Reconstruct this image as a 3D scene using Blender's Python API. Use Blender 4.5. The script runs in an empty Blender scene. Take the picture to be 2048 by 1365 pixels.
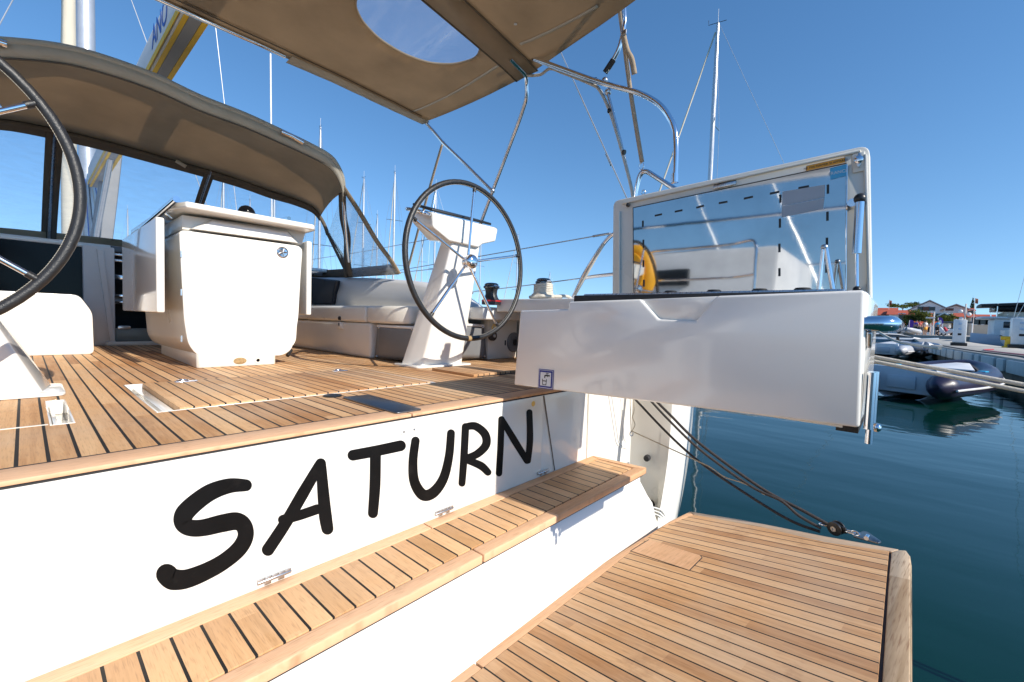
import bpy, bmesh, math, random
from mathutils import Vector, Matrix, noise
from mathutils.geometry import delaunay_2d_cdt
R = math.radians
random.seed(7)
scene = bpy.context.scene
COL = scene.collection
V = Vector

# ------------------------------------------------------------------ camera
F_PX = 871.78; YAW, PITCH, ROLL = R(48.2416), R(2.6877), R(1.77426)
CAM = V((0, 0, 1.15))
_fw = V((math.sin(YAW)*math.cos(PITCH), math.cos(YAW)*math.cos(PITCH), -math.sin(PITCH)))
_rt0 = V((math.cos(YAW), -math.sin(YAW), 0)); _up0 = _rt0.cross(_fw)
_rt = _rt0*math.cos(ROLL) + _up0*math.sin(ROLL); _up = -_rt0*math.sin(ROLL) + _up0*math.cos(ROLL)
cam = bpy.data.cameras.new('camera'); camo = bpy.data.objects.new('camera', cam); COL.objects.link(camo)
M3 = Matrix((_rt, _up, -_fw)).transposed()
camo.matrix_world = Matrix.Translation(CAM) @ M3.to_4x4()
cam.sensor_width = 36; cam.lens = 36*F_PX/2048; cam.clip_start = .02; cam.clip_end = 4000
scene.camera = camo

# survey helpers: where the sight line of a photo point meets a plane of the place
def ray(q): return _rt*((q[0]-1024)/F_PX) - _up*((q[1]-682.5)/F_PX) + _fw
def Z(q, z): d = ray(q); return CAM + d*((z-CAM.z)/d.z)
def Y(q, y): d = ray(q); return CAM + d*(y/d.y)
def X(q, x): d = ray(q); return CAM + d*(x/d.x)
def PL(q, p0, n): d = ray(q); return CAM + d*((p0-CAM).dot(n)/d.dot(n))

# ------------------------------------------------------------------ mesh builder
class MB:
    def __init__(s): s.v = []; s.f = []
    def add(s, vs, fs):
        b = len(s.v); s.v += [V(a) for a in vs]; s.f += [tuple(i+b for i in f) for f in fs]; return s
    def box(s, lo, hi):
        x0, y0, z0 = lo; x1, y1, z1 = hi
        return s.add([(x0,y0,z0),(x1,y0,z0),(x1,y1,z0),(x0,y1,z0),(x0,y0,z1),(x1,y0,z1),(x1,y1,z1),(x0,y1,z1)],
                     [(0,3,2,1),(4,5,6,7),(0,1,5,4),(1,2,6,5),(2,3,7,6),(3,0,4,7)])
    def prism(s, pts, off):
        n = len(pts); off = V(off); pts = [V(p) for p in pts]
        return s.add(pts + [p+off for p in pts], [tuple(range(n))[::-1], tuple(range(n, 2*n))] + [(i, (i+1) % n, n+(i+1) % n, n+i) for i in range(n)])
    def tube(s, pts, r, n=10, cap=True):
        pts = [V(p) for p in pts]; m = len(pts); rings = []; up = None
        for i, p in enumerate(pts):
            t = (pts[min(i+1, m-1)] - pts[max(i-1, 0)])
            if t.length < 1e-9: t = V((0, 0, 1))
            t.normalize()
            if up is None:
                up = t.orthogonal().normalized()
            up = (up - t*up.dot(t)).normalized(); sd = t.cross(up)
            rr = r[i] if isinstance(r, (list, tuple)) else r
            rings.append([p + (up*math.cos(a) + sd*math.sin(a))*rr for a in [2*math.pi*k/n for k in range(n)]])
        vs = [v for rg in rings for v in rg]; fs = []
        for i in range(m-1):
            for k in range(n): fs.append((i*n+k, i*n+(k+1) % n, (i+1)*n+(k+1) % n, (i+1)*n+k))
        if cap: fs += [tuple(range(n))[::-1], tuple(range((m-1)*n, m*n))]
        return s.add(vs, fs)
    def lathe(s, base, axis, prof, n=20):
        axis = V(axis).normalized(); base = V(base); return s.tube([base+axis*h for r, h in prof], [max(r, 1e-4) for r, h in prof], n) if all(prof[i+1][1] > prof[i][1] for i in range(len(prof)-1)) else s._lathe(base, axis, prof, n)
    def _lathe(s, base, axis, prof, n):
        axis = V(axis).normalized(); base = V(base); u = axis.orthogonal().normalized(); w = axis.cross(u); vs = []; fs = []
        for r, h in prof:
            for k in range(n):
                a = 2*math.pi*k/n; vs.append(base + axis*h + (u*math.cos(a)+w*math.sin(a))*max(r, 1e-4))
        m = len(prof)
        for i in range(m-1):
            for k in range(n): fs.append((i*n+k, i*n+(k+1) % n, (i+1)*n+(k+1) % n, (i+1)*n+k))
        fs += [tuple(range(n))[::-1], tuple(range((m-1)*n, m*n))]
        return s.add(vs, fs)
    def sphere(s, c, r, n=14, m=9, sc=(1, 1, 1)):
        c = V(c); vs = []; fs = []
        for j in range(1, m):
            t = math.pi*j/m
            for k in range(n):
                a = 2*math.pi*k/n; vs.append(c + V((r*sc[0]*math.sin(t)*math.cos(a), r*sc[1]*math.sin(t)*math.sin(a), r*sc[2]*math.cos(t))))
        vs += [c+V((0, 0, r*sc[2])), c-V((0, 0, r*sc[2]))]; T = len(vs)-2
        for j in range(m-2):
            for k in range(n): fs.append((j*n+k, (j+1)*n+k, (j+1)*n+(k+1) % n, j*n+(k+1) % n))
        for k in range(n): fs.append((T, k, (k+1) % n)); fs.append((T+1, (m-2)*n+(k+1) % n, (m-2)*n+k))
        return s.add(vs, fs)
    def grid(s, rows, closed=False):
        m = len(rows); n = len(rows[0]); vs = [v for r in rows for v in r]; fs = []
        for i in range(m-1):
            for k in range(n if closed else n-1): fs.append((i*n+k, i*n+(k+1) % n, (i+1)*n+(k+1) % n, (i+1)*n+k))
        return s.add(vs, fs)
    def loft(s, rows):   # closed rings with end caps
        m = len(rows); n = len(rows[0]); b = len(s.v); s.grid(rows, True)
        s.f += [tuple(b+k for k in range(n))[::-1], tuple(b+(m-1)*n+k for k in range(n))]; return s
    def build(s, name, mat, parent=None, bevel=0, seg=2, smooth=35, thick=0, recalc=True):
        me = bpy.data.meshes.new(name); off = wloc(parent)
        bm = bmesh.new(); vs = [bm.verts.new(v-off) for v in s.v]
        for f in s.f:
            try: bm.faces.new([vs[i] for i in f])
            except ValueError: pass
        if recalc: bmesh.ops.recalc_face_normals(bm, faces=bm.faces)
        if bevel:
            es = [e for e in bm.edges if len(e.link_faces) == 2 and e.calc_face_angle(0) > R(28)]
            bmesh.ops.bevel(bm, geom=es, offset=bevel, segments=seg, profile=.5, affect='EDGES', clamp_overlap=True)
        for f in bm.faces: f.smooth = bool(smooth)
        bm.to_mesh(me); bm.free()
        if smooth: me.set_sharp_from_angle(angle=R(smooth))
        for mm in (mat if isinstance(mat, (list, tuple)) else [mat]): me.materials.append(mm)
        o = bpy.data.objects.new(name, me); COL.objects.link(o)
        if parent is not None: o.parent = parent
        if thick:
            md = o.modifiers.new('thickness', 'SOLIDIFY'); md.thickness = thick; md.offset = 0
        return o
def wloc(o):
    p = V((0, 0, 0))
    while o is not None: p += o.location; o = o.parent
    return p
def thing(name, label, cat, loc=(0, 0, 0), group=None):
    o = bpy.data.objects.new(name, None); COL.objects.link(o); o.location = loc
    o.empty_display_size = .1
    return tag(o, label, cat, group)
def tag(o, label, cat, group=None):
    o['label'] = label; o['category'] = cat
    if group: o['group'] = group
    return o
def struct(o, kind='structure'): o['kind'] = kind; return o
def dup(root, loc, rotz=0, label=None, scale=1):
    def cp(o, par):
        c = o.copy(); COL.objects.link(c); c.parent = par
        for ch in o.children: cp(ch, c)
        return c
    c = cp(root, None); c.location = loc; c.rotation_euler = (0, 0, rotz); c.scale = (scale,)*3
    if label: c['label'] = label
    return c
def cr(pts, n=8, closed=False):   # Catmull-Rom
    pts = [V(p) for p in pts]; m = len(pts); out = []
    for i in range(m if closed else m-1):
        g = (lambda k: pts[k % m]) if closed else (lambda k: pts[max(0, min(m-1, k))])
        a, b, c, d = g(i-1), g(i), g(i+1), g(i+2)
        for k in range(n):
            t = k/n
            out.append(.5*((2*b) + (c-a)*t + (2*a-5*b+4*c-d)*t*t + (3*b-3*c+d-a)*t**3))
    if not closed: out.append(pts[-1])
    return out
def fillet(pts, r, n=5):   # round the inner corners of a polyline
    pts = [V(p) for p in pts]; out = [pts[0]]
    for i in range(1, len(pts)-1):
        a, b, c = pts[i-1], pts[i], pts[i+1]; rr = min(r, (a-b).length*.45, (c-b).length*.45)
        p, q = b+(a-b).normalized()*rr, b+(c-b).normalized()*rr
        for k in range(n+1):
            t = k/n; out.append(p*(1-t)**2 + b*2*t*(1-t) + q*t*t)
    return out+[pts[-1]]
def fillet_closed(pts, r, n=4):
    pts = [V(p) for p in pts]; m = len(pts); out = []
    for i in range(m):
        a, b, c = pts[i-1], pts[i], pts[(i+1) % m]; rr = min(r, (a-b).length*.45, (c-b).length*.45)
        p, q = b+(a-b).normalized()*rr, b+(c-b).normalized()*rr
        for k in range(n+1):
            t = k/n; out.append(p*(1-t)**2 + b*2*t*(1-t) + q*t*t)
    return out
def tubeobj(name, pts, r, mat, parent, n=10, sm=0):
    return MB().tube(fillet(pts, sm) if sm else pts, r, n).build(name, mat, parent, smooth=50)
def text(name, body, size, p, xdir, ydir, mat, parent, depth=.0006, align='CENTER'):
    cu = bpy.data.curves.new(name, 'FONT'); cu.body = body; cu.size = size; cu.align_x = align; cu.align_y = 'CENTER'; cu.extrude = depth
    t = bpy.data.objects.new('tmp', cu); COL.objects.link(t)
    bpy.context.view_layer.update()
    me = bpy.data.meshes.new_from_object(t.evaluated_get(bpy.context.evaluated_depsgraph_get()))
    bpy.data.objects.remove(t); bpy.data.curves.remove(cu)
    xd = V(xdir).normalized(); yd = V(ydir).normalized(); zd = xd.cross(yd); off = wloc(parent)
    for v in me.vertices: v.co = V(p) - off + xd*v.co.x + yd*v.co.y + zd*v.co.z
    me.name = name; me.materials.clear(); me.materials.append(mat)
    o = bpy.data.objects.new(name, me); COL.objects.link(o); o.parent = parent
    return o

# ------------------------------------------------------------------ materials
def nmat(name):
    m = bpy.data.materials.new(name); m.use_nodes = True; nt = m.node_tree; nt.nodes.clear()
    return m, nt
def N(nt, t, **kw):
    n = nt.nodes.new(t)
    for k, v in kw.items():
        if k in ('operation', 'data_type', 'noise_dimensions', 'blend_type', 'feature', 'wave_type', 'bands_direction', 'distribution', 'interpolation_type', 'clamp'): setattr(n, k, v)
        else:
            s = n.inputs[int(k[1:])] if k[0] == 'i' and k[1:].isdigit() else n.inputs[k.replace('_', ' ')]
            if hasattr(v, 'links') or isinstance(v, bpy.types.NodeSocket): nt.links.new(v, s)
            else: s.default_value = v
    return n
def math_(nt, op, a, b=0.0, c=None):
    n = nt.nodes.new('ShaderNodeMath'); n.operation = op
    for i, v in enumerate((a, b) if c is None else (a, b, c)):
        if isinstance(v, bpy.types.NodeSocket): nt.links.new(v, n.inputs[i])
        else: n.inputs[i].default_value = v
    return n.outputs[0]
def mixc(nt, f, a, b, bt='MIX'):
    n = nt.nodes.new('ShaderNodeMix'); n.data_type = 'RGBA'; n.blend_type = bt
    for s, v in ((n.inputs[0], f), (n.inputs[6], a), (n.inputs[7], b)):
        if isinstance(v, bpy.types.NodeSocket): nt.links.new(v, s)
        else: s.default_value = (*v, 1) if isinstance(v, (tuple, list)) and len(v) == 3 else v
    return n.outputs[2]
def ramp(nt, f, stops):
    n = nt.nodes.new('ShaderNodeValToRGB'); nt.links.new(f, n.inputs[0]); cr_ = n.color_ramp
    while len(cr_.elements) < len(stops): cr_.elements.new(.5)
    for e, (p, c) in zip(cr_.elements, stops): e.position = p; e.color = (*c, 1) if len(c) == 3 else c
    return n.outputs[0]
def out(nt, sh, disp=None):
    o = nt.nodes.new('ShaderNodeOutputMaterial'); nt.links.new(sh, o.inputs[0])
def coords(nt): return nt.nodes.new('ShaderNodeTexCoord').outputs['Object']
def noise_(nt, vec, scale, detail=3, rough=.55, sc=None):
    if sc:
        mp = nt.nodes.new('ShaderNodeVectorMath'); mp.operation = 'MULTIPLY'; nt.links.new(vec, mp.inputs[0]); mp.inputs[1].default_value = sc; vec = mp.outputs[0]
    n = nt.nodes.new('ShaderNodeTexNoise'); nt.links.new(vec, n.inputs['Vector']); n.inputs['Scale'].default_value = scale; n.inputs['Detail'].default_value = detail; n.inputs['Roughness'].default_value = rough
    return n.outputs[0]
def bump(nt, h, st=.2, dist=.01):
    n = nt.nodes.new('ShaderNodeBump'); nt.links.new(h, n.inputs['Height']); n.inputs['Strength'].default_value = st; n.inputs['Distance'].default_value = dist
    return n.outputs[0]
def pbr(name, col, rough=.4, metal=0, var=.06, vscale=6, bmp=0, bscale=200, coat=0, spec=None, dirt=None, sc=None, trans=0):
    m, nt = nmat(name); co = coords(nt)
    nz = noise_(nt, co, vscale, 4, .6, sc)
    c0 = tuple(max(0, c*(1-var)) for c in col); c1 = tuple(min(1, c*(1+var)) for c in col)
    c = ramp(nt, nz, [(.3, c0), (.7, c1)])
    if dirt:
        dn = noise_(nt, co, dirt[1], 6, .65); c = mixc(nt, ramp(nt, dn, [(dirt[2], (0, 0, 0)), (dirt[2]+.2, (dirt[3],)*3)]), c, dirt[0])
    b = nt.nodes.new('ShaderNodeBsdfPrincipled'); nt.links.new(c, b.inputs['Base Color'])
    rn = math_(nt, 'MULTIPLY_ADD', nz, rough*.5, rough*.75); nt.links.new(rn, b.inputs['Roughness'])
    b.inputs['Metallic'].default_value = metal; b.inputs['Coat Weight'].default_value = coat; b.inputs['Coat Roughness'].default_value = .05
    if spec is not None: b.inputs['Specular IOR Level'].default_value = spec
    if bmp: nt.links.new(bump(nt, noise_(nt, co, bscale, 3), bmp, .004), b.inputs['Normal'])
    if trans:
        tr = nt.nodes.new('ShaderNodeBsdfTranslucent'); nt.links.new(c, tr.inputs[0])
        mx = nt.nodes.new('ShaderNodeMixShader'); mx.inputs[0].default_value = trans; nt.links.new(b.outputs[0], mx.inputs[1]); nt.links.new(tr.outputs[0], mx.inputs[2]); out(nt, mx.outputs[0])
    else: out(nt, b.outputs[0])
    return m

def teak(name, across, along, pitch, off, caulk, seglen=1.3, cols=None, grey=.35, seed=0.0, gscale=1.0, dk=.38, pvar=.6, stain=.45):
    """laid teak: boards of width pitch across, black caulked joints, grain along"""
    m, nt = nmat(name); pos = nt.nodes.new('ShaderNodeNewGeometry').outputs['Position']
    def dot(v):
        n = nt.nodes.new('ShaderNodeVectorMath'); n.operation = 'DOT_PRODUCT'; nt.links.new(pos, n.inputs[0]); n.inputs[1].default_value = v; return n.outputs['Value']
    u = math_(nt, 'SUBTRACT', dot(across), off); v = dot(along)
    q = math_(nt, 'DIVIDE', u, pitch); idx = math_(nt, 'FLOOR', q); fr = math_(nt, 'FRACT', q)
    wn = nt.nodes.new('ShaderNodeTexWhiteNoise'); wn.noise_dimensions = '1D'; nt.links.new(math_(nt, 'ADD', idx, seed+.37), wn.inputs['W'])
    vshift = math_(nt, 'MULTIPLY_ADD', wn.outputs['Value'], 3.1, v)
    sid = math_(nt, 'FLOOR', math_(nt, 'DIVIDE', vshift, seglen))
    wn2 = nt.nodes.new('ShaderNodeTexWhiteNoise'); wn2.noise_dimensions = '2D'
    cx = nt.nodes.new('ShaderNodeCombineXYZ'); nt.links.new(idx, cx.inputs[0]); nt.links.new(sid, cx.inputs[1]); nt.links.new(cx.outputs[0], wn2.inputs['Vector'])
    pv = wn2.outputs['Value']
    cg = nt.nodes.new('ShaderNodeCombineXYZ')
    nt.links.new(math_(nt, 'MULTIPLY', u, 90*gscale), cg.inputs[0]); nt.links.new(math_(nt, 'MULTIPLY', v, 4.0*gscale), cg.inputs[1]); nt.links.new(math_(nt, 'MULTIPLY_ADD', idx, 7.3, math_(nt, 'MULTIPLY', sid, 3.1)), cg.inputs[2])
    g1 = noise_(nt, cg.outputs[0], 1.0, 5, .62)
    cg2 = nt.nodes.new('ShaderNodeCombineXYZ')
    nt.links.new(math_(nt, 'MULTIPLY', u, 420*gscale), cg2.inputs[0]); nt.links.new(math_(nt, 'MULTIPLY', v, 26*gscale), cg2.inputs[1]); nt.links.new(idx, cg2.inputs[2])
    g2 = noise_(nt, cg2.outputs[0], 1.0, 2, .5)
    cols = cols or [(.40, .20, .085), (.52, .285, .13), (.60, .36, .185)]
    c = ramp(nt, math_(nt, 'MULTIPLY_ADD', g1, .75, math_(nt, 'MULTIPLY_ADD', pv, pvar, .13-pvar*.5)), [(.2, cols[0]), (.5, cols[1]), (.82, cols[2])])
    c = mixc(nt, math_(nt, 'MULTIPLY', ramp(nt, g2, [(.52, (0, 0, 0)), (.75, (1, 1, 1))]), dk), c, (.17, .075, .03))
    big = noise_(nt, pos, 3.2, 4, .6)
    c = mixc(nt, math_(nt, 'MULTIPLY', ramp(nt, big, [(.42, (0, 0, 0)), (.68, (1, 1, 1))]), grey), c, (.52, .40, .29))
    stn = noise_(nt, pos, 6.0, 5, .7)
    c = mixc(nt, math_(nt, 'MULTIPLY', ramp(nt, stn, [(.60, (0, 0, 0)), (.76, (1, 1, 1))]), stain), c, (.24, .105, .04))
    if caulk:
        wob = math_(nt, 'MULTIPLY_ADD', noise_(nt, pos, 9, 2), .012, -.006)
        k = math_(nt, 'LESS_THAN', math_(nt, 'ADD', fr, wob), caulk/pitch)
        c = mixc(nt, k, c, (.012, .011, .011))
        h = math_(nt, 'SUBTRACT', math_(nt, 'MULTIPLY', g2, .25), k)
    else: h = math_(nt, 'MULTIPLY', g2, .25)
    b = nt.nodes.new('ShaderNodeBsdfPrincipled'); nt.links.new(c, b.inputs['Base Color']); b.inputs['Roughness'].default_value = .62; b.inputs['Specular IOR Level'].default_value = .3
    nt.links.new(bump(nt, h, .35, .0015), b.inputs['Normal']); out(nt, b.outputs[0])
    return m

M = {}
M['gel'] = pbr('gelcoat_white', (.80, .775, .725), .15, var=.02, vscale=3, coat=.6)
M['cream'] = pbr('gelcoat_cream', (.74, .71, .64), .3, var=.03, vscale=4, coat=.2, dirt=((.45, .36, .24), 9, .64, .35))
M['cham'] = pbr('gelcoat_textured', (.72, .715, .70), .5, var=.03, vscale=8, bmp=.1, bscale=500)
M['chrome'] = pbr('polished_steel', (.78, .78, .80), .09, 1, var=.03, vscale=20)
M['steel'] = pbr('brushed_steel', (.55, .55, .56), .28, 1, var=.12, vscale=14, sc=(1, 12, 1))
M['mirror'] = pbr('steel_mirror', (.54, .535, .52), .035, 1, var=.10, vscale=5, bmp=.03, bscale=3.5)
M['black'] = pbr('black_plastic', (.014, .014, .015), .38, var=.2)
M['rubber'] = pbr('black_rubber', (.02, .02, .022), .7, var=.2)
M['leather'] = pbr('black_leather', (.018, .018, .019), .42, var=.25, vscale=40, bmp=.25, bscale=260)
M['thread'] = pbr('cream_thread', (.55, .5, .4), .7)
M['worn'] = pbr('worn_hide', (.36, .24, .11), .8, var=.3, vscale=90)
M['canvas'] = pbr('taupe_canvas', (.52, .41, .29), .9, var=.12, vscale=3, bmp=.25, bscale=700, trans=.46, dirt=((.40, .31, .2), 3.5, .62, .35), spec=.1)
M['canvasdark'] = pbr('dark_canvas_binding', (.13, .105, .08), .9, var=.1, bmp=.2, bscale=600, spec=.1)
M['canvaslight'] = pbr('light_canvas_hem', (.62, .54, .43), .9, var=.08, bmp=.2, bscale=600, spec=.1, trans=.25)
M['piping'] = pbr('pale_piping', (.55, .5, .42), .8)
M['greyfab'] = pbr('grey_coated_fabric', (.165, .17, .18), .42, var=.12, vscale=5, bmp=.12, bscale=30)
M['navy'] = pbr('navy_cushion', (.012, .014, .022), .5, var=.2, bmp=.1, bscale=60)
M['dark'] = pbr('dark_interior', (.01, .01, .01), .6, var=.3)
M['smoke'] = pbr('smoked_acrylic', (.006, .006, .007), .12, var=.1, spec=.12)
M['doorgrey'] = pbr('grey_green_panel', (.18, .20, .185), .35, var=.06)
M['rope'] = pbr('white_braid', (.56, .51, .43), .85, var=.12, vscale=60, bmp=.5, bscale=220)
M['ropeblack'] = pbr('dark_braid', (.035, .028, .027), .75, var=.3, vscale=80, bmp=.5, bscale=260)
M['ropetan'] = pbr('tan_cord', (.40, .33, .24), .85, var=.15, vscale=50, bmp=.4, bscale=300)
M['webbing'] = pbr('tan_webbing', (.46, .36, .25), .85, var=.12, vscale=30, bmp=.3, bscale=500)
M['letter'] = pbr('black_vinyl_lettering', (.005, .005, .0055), .45, var=.3, vscale=7, dirt=((.022, .020, .018), 18, .56, .6), spec=.14)
M['leatherworn'] = pbr('worn_black_leather', (.018, .018, .019), .42, var=.25, vscale=40, bmp=.25, bscale=260, dirt=((.36, .24, .11), 17, .63, 1.0))
M['coam'] = pbr('grey_moulding', (.60, .595, .59), .42, var=.03, vscale=3)
M['darkchrome'] = pbr('dark_chrome', (.10, .10, .11), .12, 1, var=.1)
M['plate'] = pbr('dull_steel_plate', (.20, .20, .205), .34, 1, var=.15, vscale=14, sc=(1, 8, 1), dirt=((.3, .3, .3), 30, .6, .5))
M['red'] = pbr('red_band', (.45, .015, .015), .4)
M['yellowdot'] = pbr('yellow_sticker', (.75, .5, .12), .5)
M['orange'] = pbr('orange_sticker', (.85, .36, .03), .5, var=.04)
M['bluelabel'] = pbr('sky_blue_sticker', (.08, .42, .68), .5, var=.06)
M['bluesign'] = pbr('sign_blue', (.02, .025, .22), .4)
M['signwhite'] = pbr('sign_white', (.72, .72, .72), .4)
M['tint'] = pbr('grey_film_label', (.42, .43, .46), .35, var=.04)
M['alu'] = pbr('anodised_mast', (.62, .62, .63), .35, .6, var=.05)
M['wire'] = pbr('steel_wire', (.5, .5, .5), .35, .8)
M['sail'] = pbr('rolled_sail', (.68, .62, .50), .8, var=.12, vscale=3, sc=(1, 1, .3))
M['boomwhite'] = pbr('boom_cover_white', (.70, .70, .69), .7, var=.05)
M['yellow'] = pbr('yellow_cloth', (.78, .48, .03), .7, var=.1)
M['greycloth'] = pbr('grey_cloth', (.28, .28, .28), .8)
M['bluetext'] = pbr('blue_print', (.03, .12, .48), .6)
M['buoy'] = pbr('yellow_lifebuoy_cover', (.85, .42, .02), .55, var=.08)
M['antifoul'] = pbr('dark_antifouling', (.015, .02, .05), .6)

def vinyl(name, tint=(.93, .95, .97), fog=.10, rip=.06, sc=(1, 1, 6), fs=9, lo=.35, hi=.8):
    m, nt = nmat(name); co = coords(nt)
    nb = bump(nt, noise_(nt, co, 4.5, 5, .6, (1, 1, 3.5)), rip, .03)
    t = nt.nodes.new('ShaderNodeBsdfTransparent'); t.inputs[0].default_value = (*tint, 1)
    d = nt.nodes.new('ShaderNodeBsdfTranslucent'); d.inputs[0].default_value = (.85, .88, .9, 1)
    d2 = nt.nodes.new('ShaderNodeBsdfDiffuse'); d2.inputs[0].default_value = (.7, .72, .75, 1)
    md = nt.nodes.new('ShaderNodeMixShader'); md.inputs[0].default_value = .35; nt.links.new(d.outputs[0], md.inputs[1]); nt.links.new(d2.outputs[0], md.inputs[2])
    g = nt.nodes.new('ShaderNodeBsdfGlossy'); g.inputs['Roughness'].default_value = .10; nt.links.new(nb, g.inputs['Normal'])
    fz = ramp(nt, noise_(nt, co, fs, 6, .7, sc), [(lo, (fog*.7,)*3), (hi, (fog*1.5,)*3)])
    m1 = nt.nodes.new('ShaderNodeMixShader'); nt.links.new(fz, m1.inputs[0]); nt.links.new(t.outputs[0], m1.inputs[1]); nt.links.new(md.outputs[0], m1.inputs[2])
    lw = nt.nodes.new('ShaderNodeLayerWeight'); lw.inputs[0].default_value = .5
    fr = math_(nt, 'MULTIPLY_ADD', math_(nt, 'POWER', lw.outputs['Facing'], 4.0), .45, .035)
    m2 = nt.nodes.new('ShaderNodeMixShader'); nt.links.new(fr, m2.inputs[0]); nt.links.new(m1.outputs[0], m2.inputs[1]); nt.links.new(g.outputs[0], m2.inputs[2])
    out(nt, m2.outputs[0]); return m
M['vinyl'] = vinyl('clear_vinyl', fog=.19)  # fog mixes the sheet's own haze with white reflection streaks put into its colour
M['vinylside'] = vinyl('hazy_side_vinyl', (.90, .91, .92), .34)
M['vinylroof'] = vinyl('crinkled_clear_vinyl', (.80, .87, .95), .22, .3, (7, 1.0, 1), 2.6, .50, .74)

def mat_water():
    m, nt = nmat('harbour_water'); co = coords(nt)
    a = noise_(nt, co, .55, 3, .5, (1, .35, 1)); b_ = noise_(nt, co, 2.6, 3, .5, (1, .45, 1))
    h = math_(nt, 'MULTIPLY_ADD', b_, .17, a)
    b = nt.nodes.new('ShaderNodeBsdfPrincipled')
    c = ramp(nt, noise_(nt, co, .12, 2), [(.3, (.0012, .021, .0160)), (.7, (.0024, .032, .0245))]); nt.links.new(c, b.inputs['Base Color'])
    b.inputs['Roughness'].default_value = .03; b.inputs['IOR'].default_value = 1.333
    nt.links.new(bump(nt, h, .21, .12), b.inputs['Normal']); out(nt, b.outputs[0]); return m
M['water'] = mat_water()

# ------------------------------------------------------------------ light
SUN_EL = 32.5; SX = .05
w = bpy.data.worlds.new('World'); scene.world = w; w.use_nodes = True; nt = w.node_tree
sky = nt.nodes.new('ShaderNodeTexSky'); sky.sky_type = 'NISHITA'; sky.sun_disc = False
sky.sun_elevation = R(SUN_EL); sky.sun_rotation = math.pi-math.atan(SX); sky.air_density = 1.0; sky.dust_density = 0; sky.ozone_density = 1.5
bg = nt.nodes['Background']; hs = nt.nodes.new('ShaderNodeHueSaturation'); hs.inputs['Saturation'].default_value = 1.24
nt.links.new(sky.outputs[0], hs.inputs['Color']); nt.links.new(hs.outputs[0], bg.inputs[0]); bg.inputs[1].default_value = .134
tcw = nt.nodes.new('ShaderNodeTexCoord'); sx_ = nt.nodes.new('ShaderNodeSeparateXYZ'); nt.links.new(tcw.outputs['Generated'], sx_.inputs[0])
cxw = nt.nodes.new('ShaderNodeCombineXYZ'); nt.links.new(sx_.outputs[0], cxw.inputs[0]); nt.links.new(sx_.outputs[1], cxw.inputs[1]); nt.links.new(math_(nt, 'MULTIPLY_ADD', math_(nt, 'ABSOLUTE', sx_.outputs[2]), .92, .11), cxw.inputs[2]); nt.links.new(cxw.outputs[0], sky.inputs[0])
sl = bpy.data.lights.new('sun', 'SUN'); sl.energy = 4.2; sl.angle = R(.5); sl.color = (1, .93, .82)
so = bpy.data.objects.new('sun', sl); COL.objects.link(so)
tos = V((SX, -1, 0)).normalized()*math.cos(R(SUN_EL)) + V((0, 0, math.sin(R(SUN_EL))))
so.rotation_euler = tos.to_track_quat('Z', 'Y').to_euler(); so.location = tos*30
scene.view_settings.view_transform = 'Standard'; scene.view_settings.look = 'None'; scene.view_settings.exposure = .54; scene.view_settings.gamma = 1
scene.cycles.max_bounces = 10; scene.cycles.transparent_max_bounces = 16
scene.cycles.caustics_reflective = False; scene.cycles.caustics_refractive = False
scene.cycles.sample_clamp_indirect = 6
# =================================================================== the yacht we stand behind
XC = .6575
yacht = thing('sailing_yacht', 'white sailing yacht seen from its stern, teak cockpit, name SATURN on the transom', 'yacht', (XC, 1.05, 0))
TK = dict(across=(1, 0, 0), along=(0, 1, 0))
M['sole'] = teak('teak_sole', (1, 0, 0), (0, 1, 0), .0395, -.0164, .0056, cols=[(.36, .165, .06), (.58, .32, .145), (.72, .45, .23)], grey=.35)
M['solehatch'] = teak('teak_hatch', (1, 0, 0), (0, 1, 0), .0395, .3215, .0050, cols=[(.40, .19, .075), (.60, .335, .155), (.72, .45, .235)], grey=.4, seed=5)
M['stepboards'] = teak('teak_step_boards', (1, 0, 0), (0, 1, 0), .0478, .795, .0052, cols=[(.50, .28, .125), (.64, .375, .185), (.72, .45, .235)], grey=.25, seed=9)
M['margin'] = teak('teak_margin', (0, 1, 0), (1, 0, 0), 3, -1, 0, cols=[(.58, .31, .15), (.70, .405, .225), (.77, .475, .285)], grey=.2, seed=3)
M['marginfa'] = teak('teak_margin_end', (1, 0, 0), (0, 1, 0), 3, -1, 0, cols=[(.58, .31, .15), (.70, .405, .225), (.77, .475, .285)], grey=.2, seed=4)
ZD, ZS = .87, .53

def rect_holes(x0, x1, y0, y1, z, holes):
    xs = sorted({x0, x1} | {h[0] for h in holes} | {h[1] for h in holes}); ys = sorted({y0, y1} | {h[2] for h in holes} | {h[3] for h in holes})
    vs = [(x, y, z) for y in ys for x in xs]; n = len(xs); fs = []
    for j in range(len(ys)-1):
        for i in range(n-1):
            cx, cy = (xs[i]+xs[i+1])/2, (ys[j]+ys[j+1])/2
            if not any(h[0] < cx < h[1] and h[2] < cy < h[3] for h in holes): fs.append((j*n+i, j*n+i+1, (j+1)*n+i+1, (j+1)*n+i))
    return MB().add(vs, fs)
H1 = (.236, 1.19, 1.497, 2.106); H2 = (.036, .079, 1.478, 1.866)
sole = rect_holes(-.95, 2.48, 1.128, 4.42, ZD, [H1, H2]).build('cockpit_sole', M['sole'], yacht, smooth=0, recalc=False)
MB().box((-1.05, 1.06, .80), (2.45, 1.47, .862)).box((-1.05, 2.13, .80), (2.45, 4.42, .862)).box((1.2, 1.47, .80), (2.45, 2.13, .862)).box((.09, 1.47, .80), (.225, 2.13, .862)).box((-1.05, 1.47, .80), (.03, 2.13, .862)).build('sole_base', M['rubber'], yacht, smooth=0)
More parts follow.
